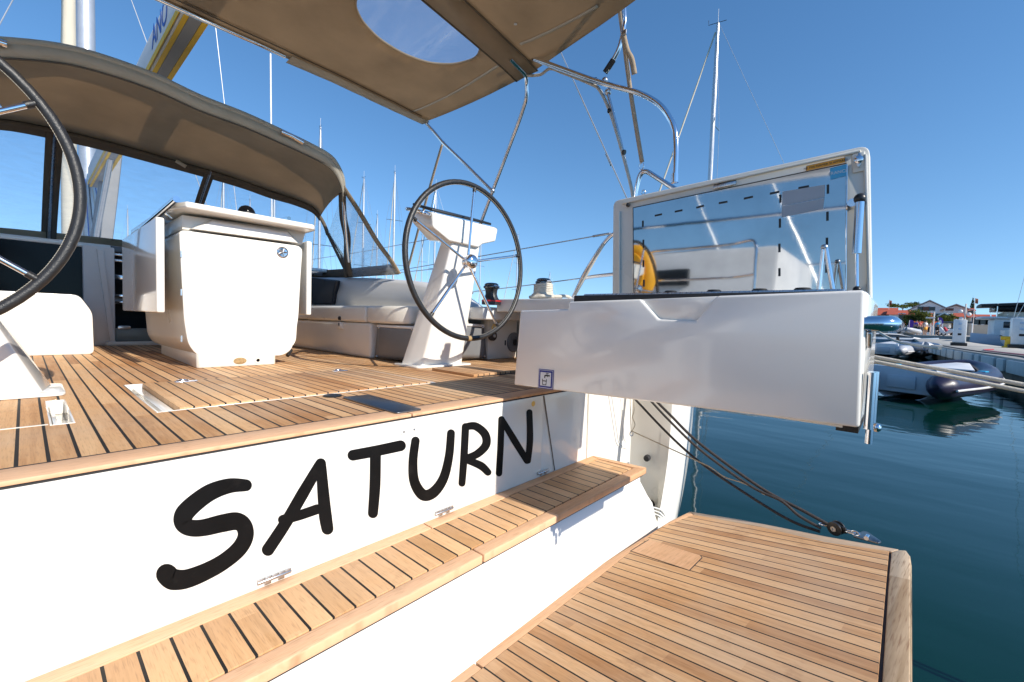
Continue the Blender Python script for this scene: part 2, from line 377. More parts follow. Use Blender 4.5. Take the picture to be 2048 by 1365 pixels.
MB().box((-1.05, 1.046, .862), (.745, 1.1255, ZD+.001)).box((.749, 1.046, .862), (1.72, 1.1255, ZD+.001)).build('sole_margin', M['margin'], yacht, bevel=.002)
MB().box((-.95, 1.1245, ZD-.004), (1.72, 1.1295, ZD+.0012)).build('margin_joint', M['rubber'], yacht, smooth=0)
# hatch in the sole with its white gutter
def tray(h, dz, t=.004):
    x0, x1, y0, y1 = h; return MB().box((x0, y0, ZD-dz-.01), (x1, y1, ZD-dz)).box((x0, y0, ZD-dz), (x0+t, y1, ZD+.0015)).box((x1-t, y0, ZD-dz), (x1, y1, ZD+.0015)).box((x0+t, y0, ZD-dz), (x1-t, y0+t, ZD+.0015)).box((x0+t, y1-t, ZD-dz), (x1-t, y1, ZD+.0015))
hat = MB().box((.290, 1.514, ZD-.016), (1.172, 2.098, ZD+.004)).build('sole_hatch', M['solehatch'], yacht, bevel=.0015)
g = tray(H1, .035).box((.262, 1.50, ZD-.035), (.288, 2.10, ZD-.012)).box((.262, 1.5015, ZD-.03), (1.186, 1.5125, ZD-.004)).build('gutter', M['gel'], yacht, bevel=.001)
tray(H2, .04).box((.044, 1.485, ZD-.04), (.052, 1.86, ZD-.012)).build('gutter', M['gel'], yacht, bevel=.001)
MB().box((-.95, 1.489, ZD), (.034, 1.497, ZD+.0012)).build('joint_strip', M['cream'], yacht, smooth=0)
for q in ((372, 763), (680, 742)):
    c = Z(q, ZD+.004); r_ = MB().box((c.x-.036, c.y-.013, c.z-.002), (c.x+.036, c.y+.013, c.z+.0025)).build('lift_ring', M['chrome'], hat, bevel=.002)
    MB().tube([(c.x+.018*math.cos(a)-.01, c.y+.011*math.sin(a), c.z+.005) for a in [k*math.pi/7 for k in range(15)]], .0028, 8).build('ring', M['chrome'], r_)
a = Z((940, 754), ZD); M['hatch2'] = teak('teak_hatch_aft', (1, 0, 0), (0, 1, 0), .0395, .01, .005, seed=12)
MB().box((a.x, 1.53, ZD+.0005), (2.30, 1.855, ZD+.014)).build('sole_hatch', M['hatch2'], yacht, bevel=.002)
MB().box((a.x+.02, 1.515, ZD+.0008), (2.30, 1.528, ZD+.003)).build('hatch_joint', M['rubber'], yacht, smooth=0)
pl = [Z(q, ZD+.004) for q in ((684, 795), (738, 790), (845, 819), (792, 827))]
MB().prism([p+V((0, 0, -.003)) for p in fillet_closed(pl, .012)], (0, 0, .0042)).build('deck_plate', M['plate'], yacht, bevel=.0008)
c = Z((665, 793), ZD); MB().lathe((c.x, c.y, ZD), (0, 0, 1), [(.030, 0), (.030, .004), (.024, .0055)], 24).build('drain_plug', M['black'], yacht)

# ---- transom with the name
tp = MB().box((-1.05, 1.048, .50), (1.371, 1.09, .8565)).build('transom_panel', M['gel'], yacht, bevel=.002)
MB().prism([(1.374, 1.0478, .8565), (1.466, 1.0478, .50), (1.648, 1.0478, .50), (1.648, 1.0478, .8565)], (0, .05, 0)).prism([(1.368, 1.0495, .8565), (1.374, 1.0495, .8565), (1.466, 1.0495, .50), (1.368, 1.0495, .50)], (0, .04, 0)).build('transom_corner', M['gel'], yacht, bevel=.0015)
MB().prism([(1.370, 1.0466, .856), (1.376, 1.0466, .856), (1.468, 1.0466, .532), (1.462, 1.0466, .532)], (0, .001, 0)).build('panel_seam', M['canvasdark'], yacht)
MB().box((-1.05, 1.0505, .8565), (1.70, 1.09, .862)).build('transom_gasket', M['rubber'], yacht, smooth=0)
def ribbon(px, hw, y, thick=.0012):
    pts = cr([(q[0], q[1], 0) for q in px], 10); n = len(pts); L = []; Rr = []
    hws = [hw]*n if not isinstance(hw, (list, tuple)) else [hw[min(int(i/(n-1)*(len(hw)-1)), len(hw)-2)]*(1-(i/(n-1)*(len(hw)-1) % 1 if i < n-1 else 1))+hw[min(int(i/(n-1)*(len(hw)-1)), len(hw)-2)+1]*((i/(n-1)*(len(hw)-1)) % 1 if i < n-1 else 1) for i in range(n)]
    for i, p in enumerate(pts):
        t = (pts[min(i+1, n-1)]-pts[max(i-1, 0)]).normalized(); nn = V((-t.y, t.x, 0)); L.append(p+nn*hws[i]); Rr.append(p-nn*hws[i])
    def cap(p, t, h): 
        nn = V((-t.y, t.x, 0)); return [p + nn*h*math.cos(a)+t*h*math.sin(a) for a in [math.pi*k/10 for k in range(1, 10)]]
    e = cap(pts[-1], (pts[-1]-pts[-2]).normalized(), hws[-1]); s_ = cap(pts[0], (pts[0]-pts[1]).normalized(), hws[0])
    mb = MB(); up = lambda p: Y((p.x, p.y), y)
    vs = [up(p) for p in L]+[up(p) for p in Rr]; mb.add(vs, [(i, i+1, n+i+1, n+i) for i in range(n-1)])
    mb.add([up(L[-1])]+[up(p) for p in e]+[up(Rr[-1])], [tuple(range(len(e)+2))]); mb.add([up(Rr[0])]+[up(p) for p in s_]+[up(L[0])], [tuple(range(len(s_)+2))])
    return mb
LET = {
 'S': [([(492,971),(459,972),(423,984),(392,1005),(369,1028),(366,1046),(380,1056),(406,1056),(445,1047),(473,1043),(488,1053),(491,1074),(478,1098),(450,1122),(415,1142),(374,1158),(346,1159),(334,1150)], [12,15,17,18,19,18,17,17,18,18,17,16,16,16,17,19,22,22])],
 'A': [([(641,927),(606,987),(571,1047),(536,1100)], [10,12,12,12.5]), ([(642,927),(647,991),(651,1033),(655,1058)], [10,12,13,12]), ([(566,1040),(599,1031),(634,1019)], 10)],
 'T': [([(706,911),(754,902),(801,892)], [11,11,11]), ([(751,908),(750,971),(746,1027)], [11,11,10])],
 'U': [([(831,882),(826,924),(829,964),(846,990),(867,985),(887,957),(898,913),(902,867)], [8.5,9,10,11.5,11,9.5,8.5,8])],
 'R': [([(931,854),(928,913),(924,967)], [7.5,7.5,7]), ([(931,854),(951,853),(970,869),(972,890),(955,908),(933,917)], [7,8,8.5,8.5,8,7]), ([(936,921),(962,932),(976,945)], [7,8,7])],
 'N': [([(1003,839),(1001,894),(998,947)], 6.5), ([(1004,840),(1028,880),(1054,922)], [6,7,6.5]), ([(1056,922),(1060,880),(1059,825)], [6,6.5,6])]}
for k, strokes in LET.items():
    mb = MB()
    for i, (px, hw) in enumerate(strokes):
        b = ribbon(px, hw, 1.0476-.00025*i); mb.add(b.v, b.f)
    mb.build('letter', M['letter'], tp, smooth=0)
for q, wd in (((549, 1155), .036), ((888, 1023), .036), ((1086, 945), .036)):
    c = Y(q, 1.047); hb = MB()
    for k in range(5): hb.box((c.x-wd+k*wd*.4+.0006, 1.0435, c.z-.009+(.0 if k % 2 else .006)), (c.x-wd+(k+1)*wd*.4-.0006, 1.0475, c.z+.009))
    hb.tube([(c.x-wd, 1.044, c.z+.002), (c.x+wd, 1.044, c.z+.002)], .003, 8).build('hinge', M['steel'], tp, bevel=.0006)
c = Y((818, 860), 1.047); MB().prism(fillet_closed([(c.x-.026, 1.0475, c.z-.011), (c.x+.024, 1.0475, c.z-.009), (c.x+.024, 1.0475, c.z+.006), (c.x-.026, 1.0475, c.z+.004)], .006), (0, -.002, 0)).build('latch_plate', M['gel'], tp)
for dx, dz in ((-.018, -.001), (.017, 0)): MB().lathe((c.x+dx, 1.0458, c.z+dz-.002), (0, -1, 0), [(.0035, 0), (.003, .001)], 10).build('screw', M['steel'], tp)
c = Y((1067, 808), 1.047); MB().lathe((c.x, 1.048, c.z), (0, -1, 0), [(.0105, 0), (.0105, .001)], 20).build('round_sticker', M['yellowdot'], tp)

# ---- teak step below the transom
st = MB().box((-1.05, .838, ZS-.026), (1.736, 1.0015, ZS)).build('transom_step', M['stepboards'], yacht, bevel=.001)
MB().box((-1.05, 1.005, ZS-.024), (.793, 1.047, ZS+.0005)).prism([(.797, 1.005, ZS-.024), (1.739, 1.005, ZS-.024), (1.760, 1.047, ZS-.024), (.797, 1.047, ZS-.024)], (0, 0, .0245)).build('step_margin', M['margin'], st, bevel=.0015)
MB().box((-1.05, .790, ZS-.023), (.797, .834, ZS+.0005)).prism([(.801, .790, ZS-.023), (1.779, .790, ZS-.023), (1.752, .834, ZS-.023), (.801, .834, ZS-.023)], (0, 0, .0235)).build('step_margin', M['margin'], st, bevel=.004, seg=3)
MB().prism([(1.742, 1.004, ZS-.023), (1.756, .8365, ZS-.023), (1.783, .791, ZS-.023), (1.792, .797, ZS-.023), (1.766, 1.047, ZS-.023), (1.7635, 1.047, ZS-.023)], (0, 0, .0236)).build('step_margin', M['marginfa'], st, bevel=.0015)
MB().box((-1.05, .800, ZS-.0318), (1.775, 1.047, ZS-.0262)).build('step_tray', M['rubber'], st)
# riser, cove and platform channel
rows = []
for x in [-1.05+i*.0881 for i in range(33)]:
    e = max(0, (x-1.35)/.42); zb = .07*e*e
    rows.append([(x, 1.0, .4975), (x, .822, .4975), (x, .812, .492), (x, .810, .40+zb), (x, .794, .378+zb), (x, .776, .358+zb*.9), (x, .752, .346+zb*.7), (x, .735, .338), (x, .722, .31), (x, .722, .10)])
MB().grid(rows).add([rows[-1][i] for i in (0, 1, 2, 3, 4, 5, 6, 7, 8, 9)]+[(1.769, 1.03, .10)], [tuple(range(11))]).build('transom_riser', M['gel'], yacht, smooth=60, recalc=False)
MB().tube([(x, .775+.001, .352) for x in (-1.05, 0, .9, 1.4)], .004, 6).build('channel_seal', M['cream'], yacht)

# ---- starboard quarter and hull
plan = [(1.646, 1.0485), (1.70, 1.053), (1.76, 1.046), (1.90, 1.0262), (2.025, 1.0085), (2.043, .995), (2.052, .955), (2.065, .85), (2.085, .81), (2.13, .785), (2.22, .775), (2.31, .785), (2.365, .81), (2.40, .87), (2.50, 1.6), (2.60, 3.0), (2.66, 5.0), (2.62, 7.0), (2.40, 9.0), (1.75, 11.4), (.70, 13.6)]
def hullx(x, z):   # narrowing towards the water
    t = max(0, min(1, (.75-z)/.85)); return XC + (x-XC)*(1-.22*t**2.2) if x > 2.07 else x
rows = []
for zz in (1.205, 1.0, .80, .65, .5, .4, .3, .2, .1, 0, -.2):
    rows.append([(hullx(x, zz), y, zz) for x, y in plan])
hs = MB().grid([r[:6] for r in rows]).build('hull_side', M['gel'], yacht, smooth=50, recalc=False)
MB().grid([r[5:9] for r in rows]).build('quarter_panel', M['cream'], yacht, smooth=50, recalc=False)
MB().grid([r[8:] for r in rows]).build('hull_side', M['gel'], yacht, smooth=50, recalc=False)
MB().grid([[(2*XC-v[0], v[1], v[2]) for v in r][::-1] for r in rows]).build('hull_side', M['gel'], yacht, smooth=50, recalc=False)
QN = V((.14, .99, 0)); QP = V((1.76, 1.046, 0))
for i, px in enumerate(([(1217, 790), (1233, 892), (1257, 898), (1269, 915), (1273, 937)], [(1223, 790), (1238, 891), (1262, 896), (1275, 913), (1279, 937)], [(1241, 797), (1249, 886), (1272, 890), (1283, 905), (1287, 938)])):
    MB().tube([PL(q, QP, QN) for q in fillet([V((a, b, 0)) for a, b in px], 14)], .0042 if i < 2 else .003, 8).build('moulded_rib', M['cham'], hs)
for k in range(3):
    px = [(1282+6*k, 1000), (1283+6*k, 1022-5*k), (1316+4*k, 1030-5*k), (1327+4*k, 1042)]
    MB().tube([PL((q.x, q.y), V((1.80, .90, 0)), V((.5, 1, 0))) for q in fillet([V((a, b, 0)) for a, b in px], 8)], .0035, 8).build('moulded_rib', M['cham'], hs)
for q, ax in (((1296, 915), (-1, -.15, 0)), ((1300, 1004), (-.75, -.9, -.25))):
    p = X(q, 2.045); MB().lathe(p-V(ax)*.0, ax, [(.013, 0), (.015, .003), (.015, .026), (.012, .03)], 16).build('rubber_bumper', M['rubber'], hs)
tubeobj('corner_bead', [(1.718, 1.049, .50), (1.712, 1.049, .86)], .005, M['cream'], hs)

# ---- side deck ends, coaming, seats
def slab(mir):
    mx = (lambda x: 2*XC-x) if mir else (lambda x: x)
    pl_ = [(2.10, 1.04), (2.42, .93), (2.44, 1.3), (2.52, 2.03), (2.10, 2.03)]
    pl_ = [V((mx(a), b, 1.207)) for a, b in pl_]
    MB().prism(fillet_closed(pl_, .02), (0, 0, .082)).build('side_deck_end', M['cham'], yacht, bevel=.012, seg=3)
    pl_ = [(2.0, 2.04), (2.52, 2.04), (2.58, 3.0), (2.62, 5.2), (2.05, 5.2), (1.98, 4.4), (2.02, 2.5)]
    return MB().prism([V((mx(a), b, 1.15)) for a, b in pl_], (0, 0, .085)).build('side_deck', M['cham'], yacht, bevel=.012, seg=3)
slab(0); slab(1)
def coam(mir):
    mx = (lambda x: 2*XC-x) if mir else (lambda x: x); rows = []
    for y, h in ((2.18, .01), (2.3, .07), (2.42, .13), (2.55, .165), (2.8, .20), (3.2, .235), (3.6, .26), (4.0, .28), (4.6, .305)):
        zt = 1.23+h; xi = 1.93
        rows.append([(mx(a), y, b) for a, b in ((xi+.03, 1.16), (xi, 1.20), (xi+.01, 1.2+h*.5), (xi+.035, zt-.035*min(1, h*8)), (xi+.065, zt-.008), (xi+.10, zt), (xi+.18, zt), (xi+.23, zt-.015), (xi+.27, 1.23), (xi+.27, 1.16))])
    return MB().loft(rows)  .build('coaming', M['coam'], yacht, smooth=60)
coam(0); coam(1)
# starboard seat locker
MB().prism([(1.515, 2.60, ZD), (1.515, 4.40, ZD), (1.515, 4.40, 1.105), (1.495, 2.575, 1.105), (1.515, 2.60, ZD)][:4], (.48, 0, 0)).build('seat_locker', M['cream'], yacht, bevel=.02, seg=3)
MB().box((1.60, 2.20, ZD), (2.45, 2.60, 1.10)).build('seat_locker', M['cream'], yacht, bevel=.015)
ld = MB().box((1.483, 2.62, 1.108), (1.955, 3.52, 1.217)).build('seat_lid', M['cream'], yacht, bevel=.02, seg=3)
MB().box((1.487, 3.526, 1.112), (1.955, 4.4, 1.217)).build('seat_lid', M['cream'], yacht, bevel=.012)
l2 = MB().prism([(1.49, 2.612, 1.106), (1.49, 2.30, 1.106), (1.54, 2.19, 1.106), (1.96, 2.19, 1.106), (1.96, 2.612, 1.106)], (0, 0, .111)).build('seat_lid', M['cream'], yacht, bevel=.02, seg=3)
p = X((680, 638), 1.483); lt = MB().lathe(p+V((.004, 0, .004)), (-1, 0, 0), [(.014, 0), (.014, .012), (.010, .015)], 14).build('latch', M['black'], ld)
MB().box((1.478, p.y-.018, p.z-.07), (1.513, p.y+.03, p.z-.022)).build('latch_catch', M['cream'], ld, bevel=.004)
MB().box((1.476, p.y-.004, p.z-.05), (1.48, p.y+.012, p.z-.03)).build('latch_plate', M['steel'], ld)
# aft facing end of the seat, and side seat riser
MB().box((2.165, 2.155, ZD), (2.47, 2.24, 1.16)).build('cockpit_end_wall', M['cream'], yacht, bevel=.012)
l3 = MB().prism([(1.62, 2.165, 1.125), (1.99, 2.165, 1.115), (1.955, 2.165, 1.215), (1.90, 2.165, 1.238), (1.62, 2.165, 1.24)], (0, .06, 0)).build('locker_lid', M['cream'], yacht, bevel=.008)
p = Y((1029, 685), 2.155); so_ = MB()._lathe((p.x-.01, 2.156, p.z), (0, -1, 0), [(.075, 0), (.075, .006), (.068, .012), (.034, .012), (.033, .018), (.028, .018), (.024, .006)], 28).build('round_socket', M['greyfab'], yacht)
MB()._lathe((p.x-.01, 2.1455, p.z), (0, -1, 0), [(.022, 0), (.022, .004), (.0, .004)], 20).build('socket_cap', M['dark'], so_)
MB().box((p.x-.108, 2.15, p.z-.02), (p.x-.100, 2.1555, p.z+.016)).build('switch', M['black'], yacht)
# port seat, its sunlit end towards us
pr = fillet_closed([V((-.95, 3.60, ZD)), V((.277, 3.60, ZD)), V((.272, 3.60, 1.12)), V((.215, 3.60, 1.222)), V((-.95, 3.60, 1.235))], .03)
MB().prism(pr, (0, .8, 0)).build('seat_locker', M['gel'], yacht, bevel=.008)
MB().box((-.64, 2.0, ZD), (-.15, 3.58, 1.10)).build('seat_locker', M['gel'], yacht, bevel=.02)
MB().box((-.65, 1.98, 1.103), (-.14, 3.57, 1.215)).build('seat_lid', M['gel'], yacht, bevel=.02)

# ---- bulkhead, companionway, coachroof
bk = MB().box((.285, 4.40, ZD), (.455, 4.52, 1.60)).build('bulkhead', M['cham'], yacht, bevel=.01)
q_ = [Y(q, 4.38) for q in ((193, 498), (207, 500), (233, 698), (222, 698))]
MB().prism(q_, (0, .06, 0)).build('companionway_trim', M['cham'], bk, bevel=.006)
MB().box((-.95, 4.46, 1.20), (.284, 4.5, 1.585)).build('bulkhead_window', M['smoke'], bk)
MB().box((-.95, 4.50, ZD), (.284, 4.53, 1.6)).build('bulkhead_panel', M['cham'], bk); MB().box((1.20, 4.40, ZD), (2.3, 4.5, 1.52)).build('bulkhead_panel', M['cham'], bk)
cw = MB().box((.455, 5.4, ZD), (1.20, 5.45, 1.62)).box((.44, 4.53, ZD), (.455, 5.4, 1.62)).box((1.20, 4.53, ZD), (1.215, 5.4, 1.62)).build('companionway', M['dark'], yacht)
for z0, z1 in ((1.40, 1.445), (1.245, 1.275), (1.195, 1.215)):
    MB().box((.50, 5.1, z0), (.92, 5.14, z1)).build('galley_rail', M['chrome'], cw, bevel=.006)
dr = MB().box((.457, 4.42, ZD+.03), (1.2, 4.45, 1.0)).build('washboard', M['doorgrey'], yacht, bevel=.006)
c = Y((246, 656), 4.41); MB().prism(fillet_closed([(c.x-.03, 4.418, c.z-.014), (c.x+.045, 4.418, c.z-.014), (c.x+.045, 4.418, c.z+.016), (c.x-.03, 4.418, c.z+.016)], .014), (0, -.008, 0)).build('flush_latch', M['steel'], dr, bevel=.003)
MB().box((.40, 4.37, ZD), (1.3, 4.42, ZD+.03)).build('door_sill', M['cream'], yacht, bevel=.006)
# roof of the saloon
rf = []
for y, zt in ((5.46, 1.64), (5.8, 1.66), (6.5, 1.72), (8.0, 1.66), (9.6, 1.45), (10.2, 1.27)):
    wv = 1.30 if y < 8 else 1.0 if y < 9.8 else .5
    rf.append([(XC+a*wv, y, b) for a, b in ((-1.02, 1.2), (-1.0, zt-.10), (-.9, zt-.03), (-.5, zt), (0, zt+.02), (.5, zt), (.9, zt-.03), (1.0, zt-.10), (1.02, 1.2))])
MB().loft(rf).build('coachroof', M['gel'], yacht, smooth=50)
MB().box((-1.0, 4.45, 1.585), (.44, 5.47, 1.62)).build('roof_panel', M['gel'], yacht, bevel=.008); MB().box((1.22, 4.45, 1.585), (2.3, 5.47, 1.62)).build('roof_panel', M['gel'], yacht, bevel=.008); MB().box((.42, 4.75, 1.60), (1.24, 5.5, 1.65)).build('sliding_hatch', M['greyfab'], yacht, bevel=.01)
for z0 in (1.505, 1.55): MB().box((.457, 4.47, z0), (1.2, 4.50, z0+.018)).build('hatch_rail', M['steel'], yacht, bevel=.003)
dk = [V((a, b, 1.19)) for a, b in ((2.05, 5.15), (2.64, 5.15), (2.60, 7.0), (2.39, 9.0), (1.74, 11.4), (.70, 13.55), (.61, 13.55), (-.42, 11.4), (-1.07, 9), (-1.28, 7), (-1.32, 5.15), (-.73, 5.15))]
MB().prism(dk, (0, 0, .07)).build('foredeck', M['cham'], yacht)

# ---- mast, boom and standing rigging of the yacht
ms = MB().lathe((.615, 8.5, 1.6), (.0, 0, 1), [(.095, 0), (.095, 12), (.07, 16.5)], 16).build('mast', M['alu'], yacht)
for z in (7, 12):
    tubeobj('spreader', [(.615-1.3, 8.3, z+.1), (.615, 8.5, z), (.615+1.3, 8.3, z+.1)], .03, M['alu'], ms)
for s in (-1, 1):
    tubeobj('shroud', [(.615+s*1.85, 8.1, 1.3), (.615+s*1.3, 8.3, 7.1), (.615+s*1.25, 8.3, 12.1), (.615, 8.5, 17.6)], .007, M['wire'], ms, 6)
    tubeobj('shroud', [(.615+s*1.75, 8.0, 1.3), (.615, 8.5, 7.0)], .007, M['wire'], ms, 6)
tubeobj('rolled_headsail', cr([(.65, 13.2, 1.4), (.63, 12.2, 5), (.63, 10.9, 10), (.615, 8.7, 17.6)], 6), [.12]*8+[.10]*6+[.05]*5, M['sail'], yacht)
# boom: port face carries the print, yellow and grey bands below
y0, y1 = 2.2, 8.3
bm_ = MB().prism([(.60, y0, 2.79), (.735, y0, 2.79), (.735, y0, 3.02), (.67, y0, 3.14), (.60, y0, 3.02)], (0, y1-y0, .02)).build('boom', M['boomwhite'], yacht, bevel=.02)
MB().box((.594, y0, 2.80), (.5985, y1, 2.84)).build('boom_stripe', M['yellow'], bm_)
MB().box((.612, y0, 2.783), (.635, y1, 2.788)).build('boom_stripe', M['yellow'], bm_)
MB().box((.637, y0, 2.784), (.694, y1, 2.7885)).build('boom_stripe', M['greycloth'], bm_)
MB().box((.696, y0, 2.782), (.724, y1, 2.787)).build('boom_stripe', M['yellow'], bm_)
text('boom_lettering', 'ANO', .21, (.5975, 3.62, 2.955), (0, -1, 0), (0, 0, 1), M['bluetext'], bm_)
MB().prism([Y(q, 7.8) for q in ((212, 288), (248, 288), (236, 400), (226, 485), (180, 485), (192, 400))], (0, .12, 0)).build('boom_end_cover', M['greycloth'], bm_, bevel=.03)
tubeobj('boom_vang', [(.62, 8.3, 1.75), (.66, 6.6, 2.8)], .028, M['alu'], yacht)
for i in range(6):
    x_ = .50+.055*i; tubeobj('halyard', [(x_, 8.3-.04*i, 1.7), (.52+.03*i, 8.40, 2.9)], .006, (M['ropeblack'], M['rope'], M['bluetext'])[i % 3], yacht, 6)
# =================================================================== swim platform (hinged, held a little up at its aft end)
PP0 = V((0, .70, .325)); PN = V((0, .1759, 1)).normalized()
ALONG = V((.1137, .979, -.1722)); ALONG = (ALONG - PN*ALONG.dot(PN)).normalized(); ACR = ALONG.cross(PN).normalized()
P = lambda q: PL(q, PP0, PN)
a, b = P((967.5, 1335)), P((880+1965*.15625, 1152+75*.15625)); PITCHP = abs((b-a).dot(ACR))/12; OFFP = a.dot(ACR)
M['plat'] = teak('teak_platform', tuple(ACR), tuple(ALONG), PITCHP, OFFP-.0019, .0042, seglen=.8, cols=[(.40, .195, .08), (.60, .34, .16), (.74, .47, .255)], grey=.4, seed=21, pvar=.42)
M['platfa'] = teak('teak_platform_side', tuple(ACR), tuple(ALONG), 3, -1, 0, cols=[(.40, .28, .18), (.50, .37, .26), (.58, .45, .33)], grey=.5, seed=23)
M['platat'] = teak('teak_platform_inner', tuple(ALONG), tuple(ACR), 3, -1, 0, cols=[(.58, .31, .15), (.70, .41, .225), (.77, .48, .29)], grey=.2, seed=25)
M['plataft'] = teak('teak_platform_aft', tuple(ALONG), tuple(ACR), 3, -1, 0, cols=[(.34, .23, .13), (.56, .42, .28), (.66, .52, .36)], grey=.15, seed=27, gscale=.6, dk=.8, stain=.05)
plat = thing('swim_platform', 'folding teak swim platform with dark caulked boards, held above the water by black ropes', 'swim platform', tuple(PP0))
ip = [P(q) for q in ((880, 1365), (1165, 1152), (1310, 1062), (1338, 1044), (1380, 1023.5))]        # inner edge
ii = [P(q) for q in ((967.5, 1335), (1199, 1154), (1320, 1057), (1342, 1047.5), (1387, 1030))]      # inner black line
sa = [P(q) for q in ((1380, 1023.5), (1500, 1043), (1650, 1073), (1797, 1099))]                      # starboard edge
si = [P(q) for q in ((1387, 1030), (1520, 1054), (1650, 1085), (1783, 1103.5))]
af = [P(q) for q in ((1797, 1099), (1812, 1101), (1820, 1112), (1820, 1180), (1819.5, 1365))]
ai = [P(q) for q in ((1783, 1103.5), (1778, 1152), (1764, 1365))]
ext = lambda p, r_, s_: p + (p-r_).normalized()*s_
ipx, iix, afx, aix = ext(ip[0], ip[1], 1.5), ext(ii[0], ii[1], 1.5), ext(af[-1], af[-2], 2.2), ext(ai[-1], ai[0], 2.2)
dn = -PN*.03
def inset(pts, d, sgn):  # shift a polyline in the plane
    out_ = []
    for i, p_ in enumerate(pts):
        t = (pts[min(i+1, len(pts)-1)]-pts[max(i-1, 0)]).normalized(); out_.append(p_ + PN.cross(t).normalized()*d*sgn)
    return out_
full = [ipx]+ip+sa[1:]+af[1:]+[afx]
MB().prism([p_-PN*.006 for p_ in full], -PN*.03).build('platform_tray', M['rubber'], plat, bevel=.004)
MB().prism([p_-PN*.03 for p_ in inset(full, .012, -1)], -PN*.04).build('platform_hull', M['gel'], plat, bevel=.01)
MB().prism([iix]+ii+si[1:-1]+[ai[0]+ALONG*.007, ai[-1]+ALONG*.007, aix+ALONG*.007], dn).build('platform_boards', M['plat'], plat, smooth=0)
jl, jo = P((967.5-4, 1335+3)), P((940, 1321))
cut = P((943, 1320)); t_in = (ip[0]-ip[1]).normalized()
iio = inset(ii, .0022, 1) if (inset(ii, .0022, 1)[1]-ip[1]).length < (ii[1]-ip[1]).length else inset(ii, .0022, -1)
ca, cb = ip[1]+t_in*((cut-ip[1]).dot(t_in)-.002), iio[0]
MB().prism([ca]+ip[1:]+iio[::-1][:-1]+[cb], dn).build('platform_margin', M['platat'], plat, bevel=.0015)
MB().prism([ipx, ip[0], ca+t_in*.005, cb+t_in*.006, iix+(iio[0]-ii[0])], dn).build('platform_margin', M['platat'], plat, bevel=.0015)
sio = inset(si, .0018, 1) if (inset(si, .0018, 1)[1]-sa[1]).length < (si[1]-sa[1]).length else inset(si, .0018, -1)
MB().prism([sa[0]+(sa[1]-sa[0]).normalized()*.004]+sa[1:]+sio[::-1][:-1]+[sio[0]+(si[1]-si[0]).normalized()*.004], dn).build('platform_margin', M['platfa'], plat, bevel=.0015)
MB().prism([af[0]-ACR*.0 + (af[4]-af[3]).normalized()*.004]+af[1:]+[afx, aix]+ai[::-1][:-1]+[ai[0]+(ai[1]-ai[0]).normalized()*.004], -PN*.034).build('platform_margin', M['plataft'], plat, bevel=.003)
pad = [P(q) for q in ((1299, 1080.5), (1400, 1112), (1403, 1116), (1378, 1141), (1263, 1103))]
pc = sum(pad, V((0, 0, 0)))/5
MB().prism([pc+(p_-pc)*1.035+PN*.0008 for p_ in pad], -PN*.004).build('pad_joint', M['rubber'], plat, smooth=0)
MB().prism([p_+PN*.0016 for p_ in pad], -PN*.004).build('platform_pad', M['platat'], plat, smooth=0)
# lifting gear on the platform corner
pk = [P(q)+PN*.001 for q in ((1706, 1076), (1727, 1066), (1736, 1068), (1764, 1087), (1757, 1090))]
eye = thing('pad_eye', 'grey steel pad eye with a bolt on the aft corner of the platform', 'pad eye', tuple(pk[0]))
MB().prism(fillet_closed(pk, .006), PN*.006).build('base_plate', M['plate'], eye, bevel=.001)
e0 = P((1735, 1082))+PN*.012
MB().tube([e0-ACR*.012, e0+ACR*.012], .007, 12).build('bolt', M['chrome'], eye)
blk = thing('pulley_block', 'black pulley block at the end of the dark ropes on the platform corner', 'pulley', tuple(P((1674, 1062))))
bc = P((1674, 1068))+PN*.020; bx = (P((1735, 1085))-P((1640, 1058))).normalized(); bu = PN; by = bu.cross(bx)
def disc(c, ax, r_, h, n=24): return MB()._lathe(c-ax*h/2, ax, [(r_*.85, 0), (r_, h*.15), (r_, h*.85), (r_*.85, h)], n)
for s in (-1, 1):
    d_ = disc(bc+by*.011*s, by, .024, .007).build('cheek', M['black'], blk)
    MB()._lathe(bc+by*.014*s, by*s, [(.009, 0), (.009, .004), (.004, .004), (.004, .001)], 16).build('pin', M['steel'], d_)
disc(bc, by, .019, .012).build('sheave', M['black'], blk)
MB().prism([bc+bx*.004-by*.004-bu*.014, bc+bx*.034-by*.004-bu*.010, bc+bx*.034-by*.004+bu*.010, bc+bx*.004-by*.004+bu*.014], by*.008).build('head', M['black'], blk, bevel=.002)
ring = lambda c, u_, v_, a_, b_, n=14: [c+u_*a_*math.cos(2*math.pi*k/n)+v_*b_*math.sin(2*math.pi*k/n) for k in range(n+1)]
MB().tube(ring(bc+bx*.045, bx, by, .016, .009), .0028, 8).build('shackle', M['chrome'], blk)
MB().tube(ring(bc+bx*.062, bx, bu, .013, .007), .0025, 8).build('shackle', M['chrome'], blk)
MB().tube(ring(bc-bx*.038, bx, by, .020, .008), .0028, 8).build('becket', M['chrome'], blk)
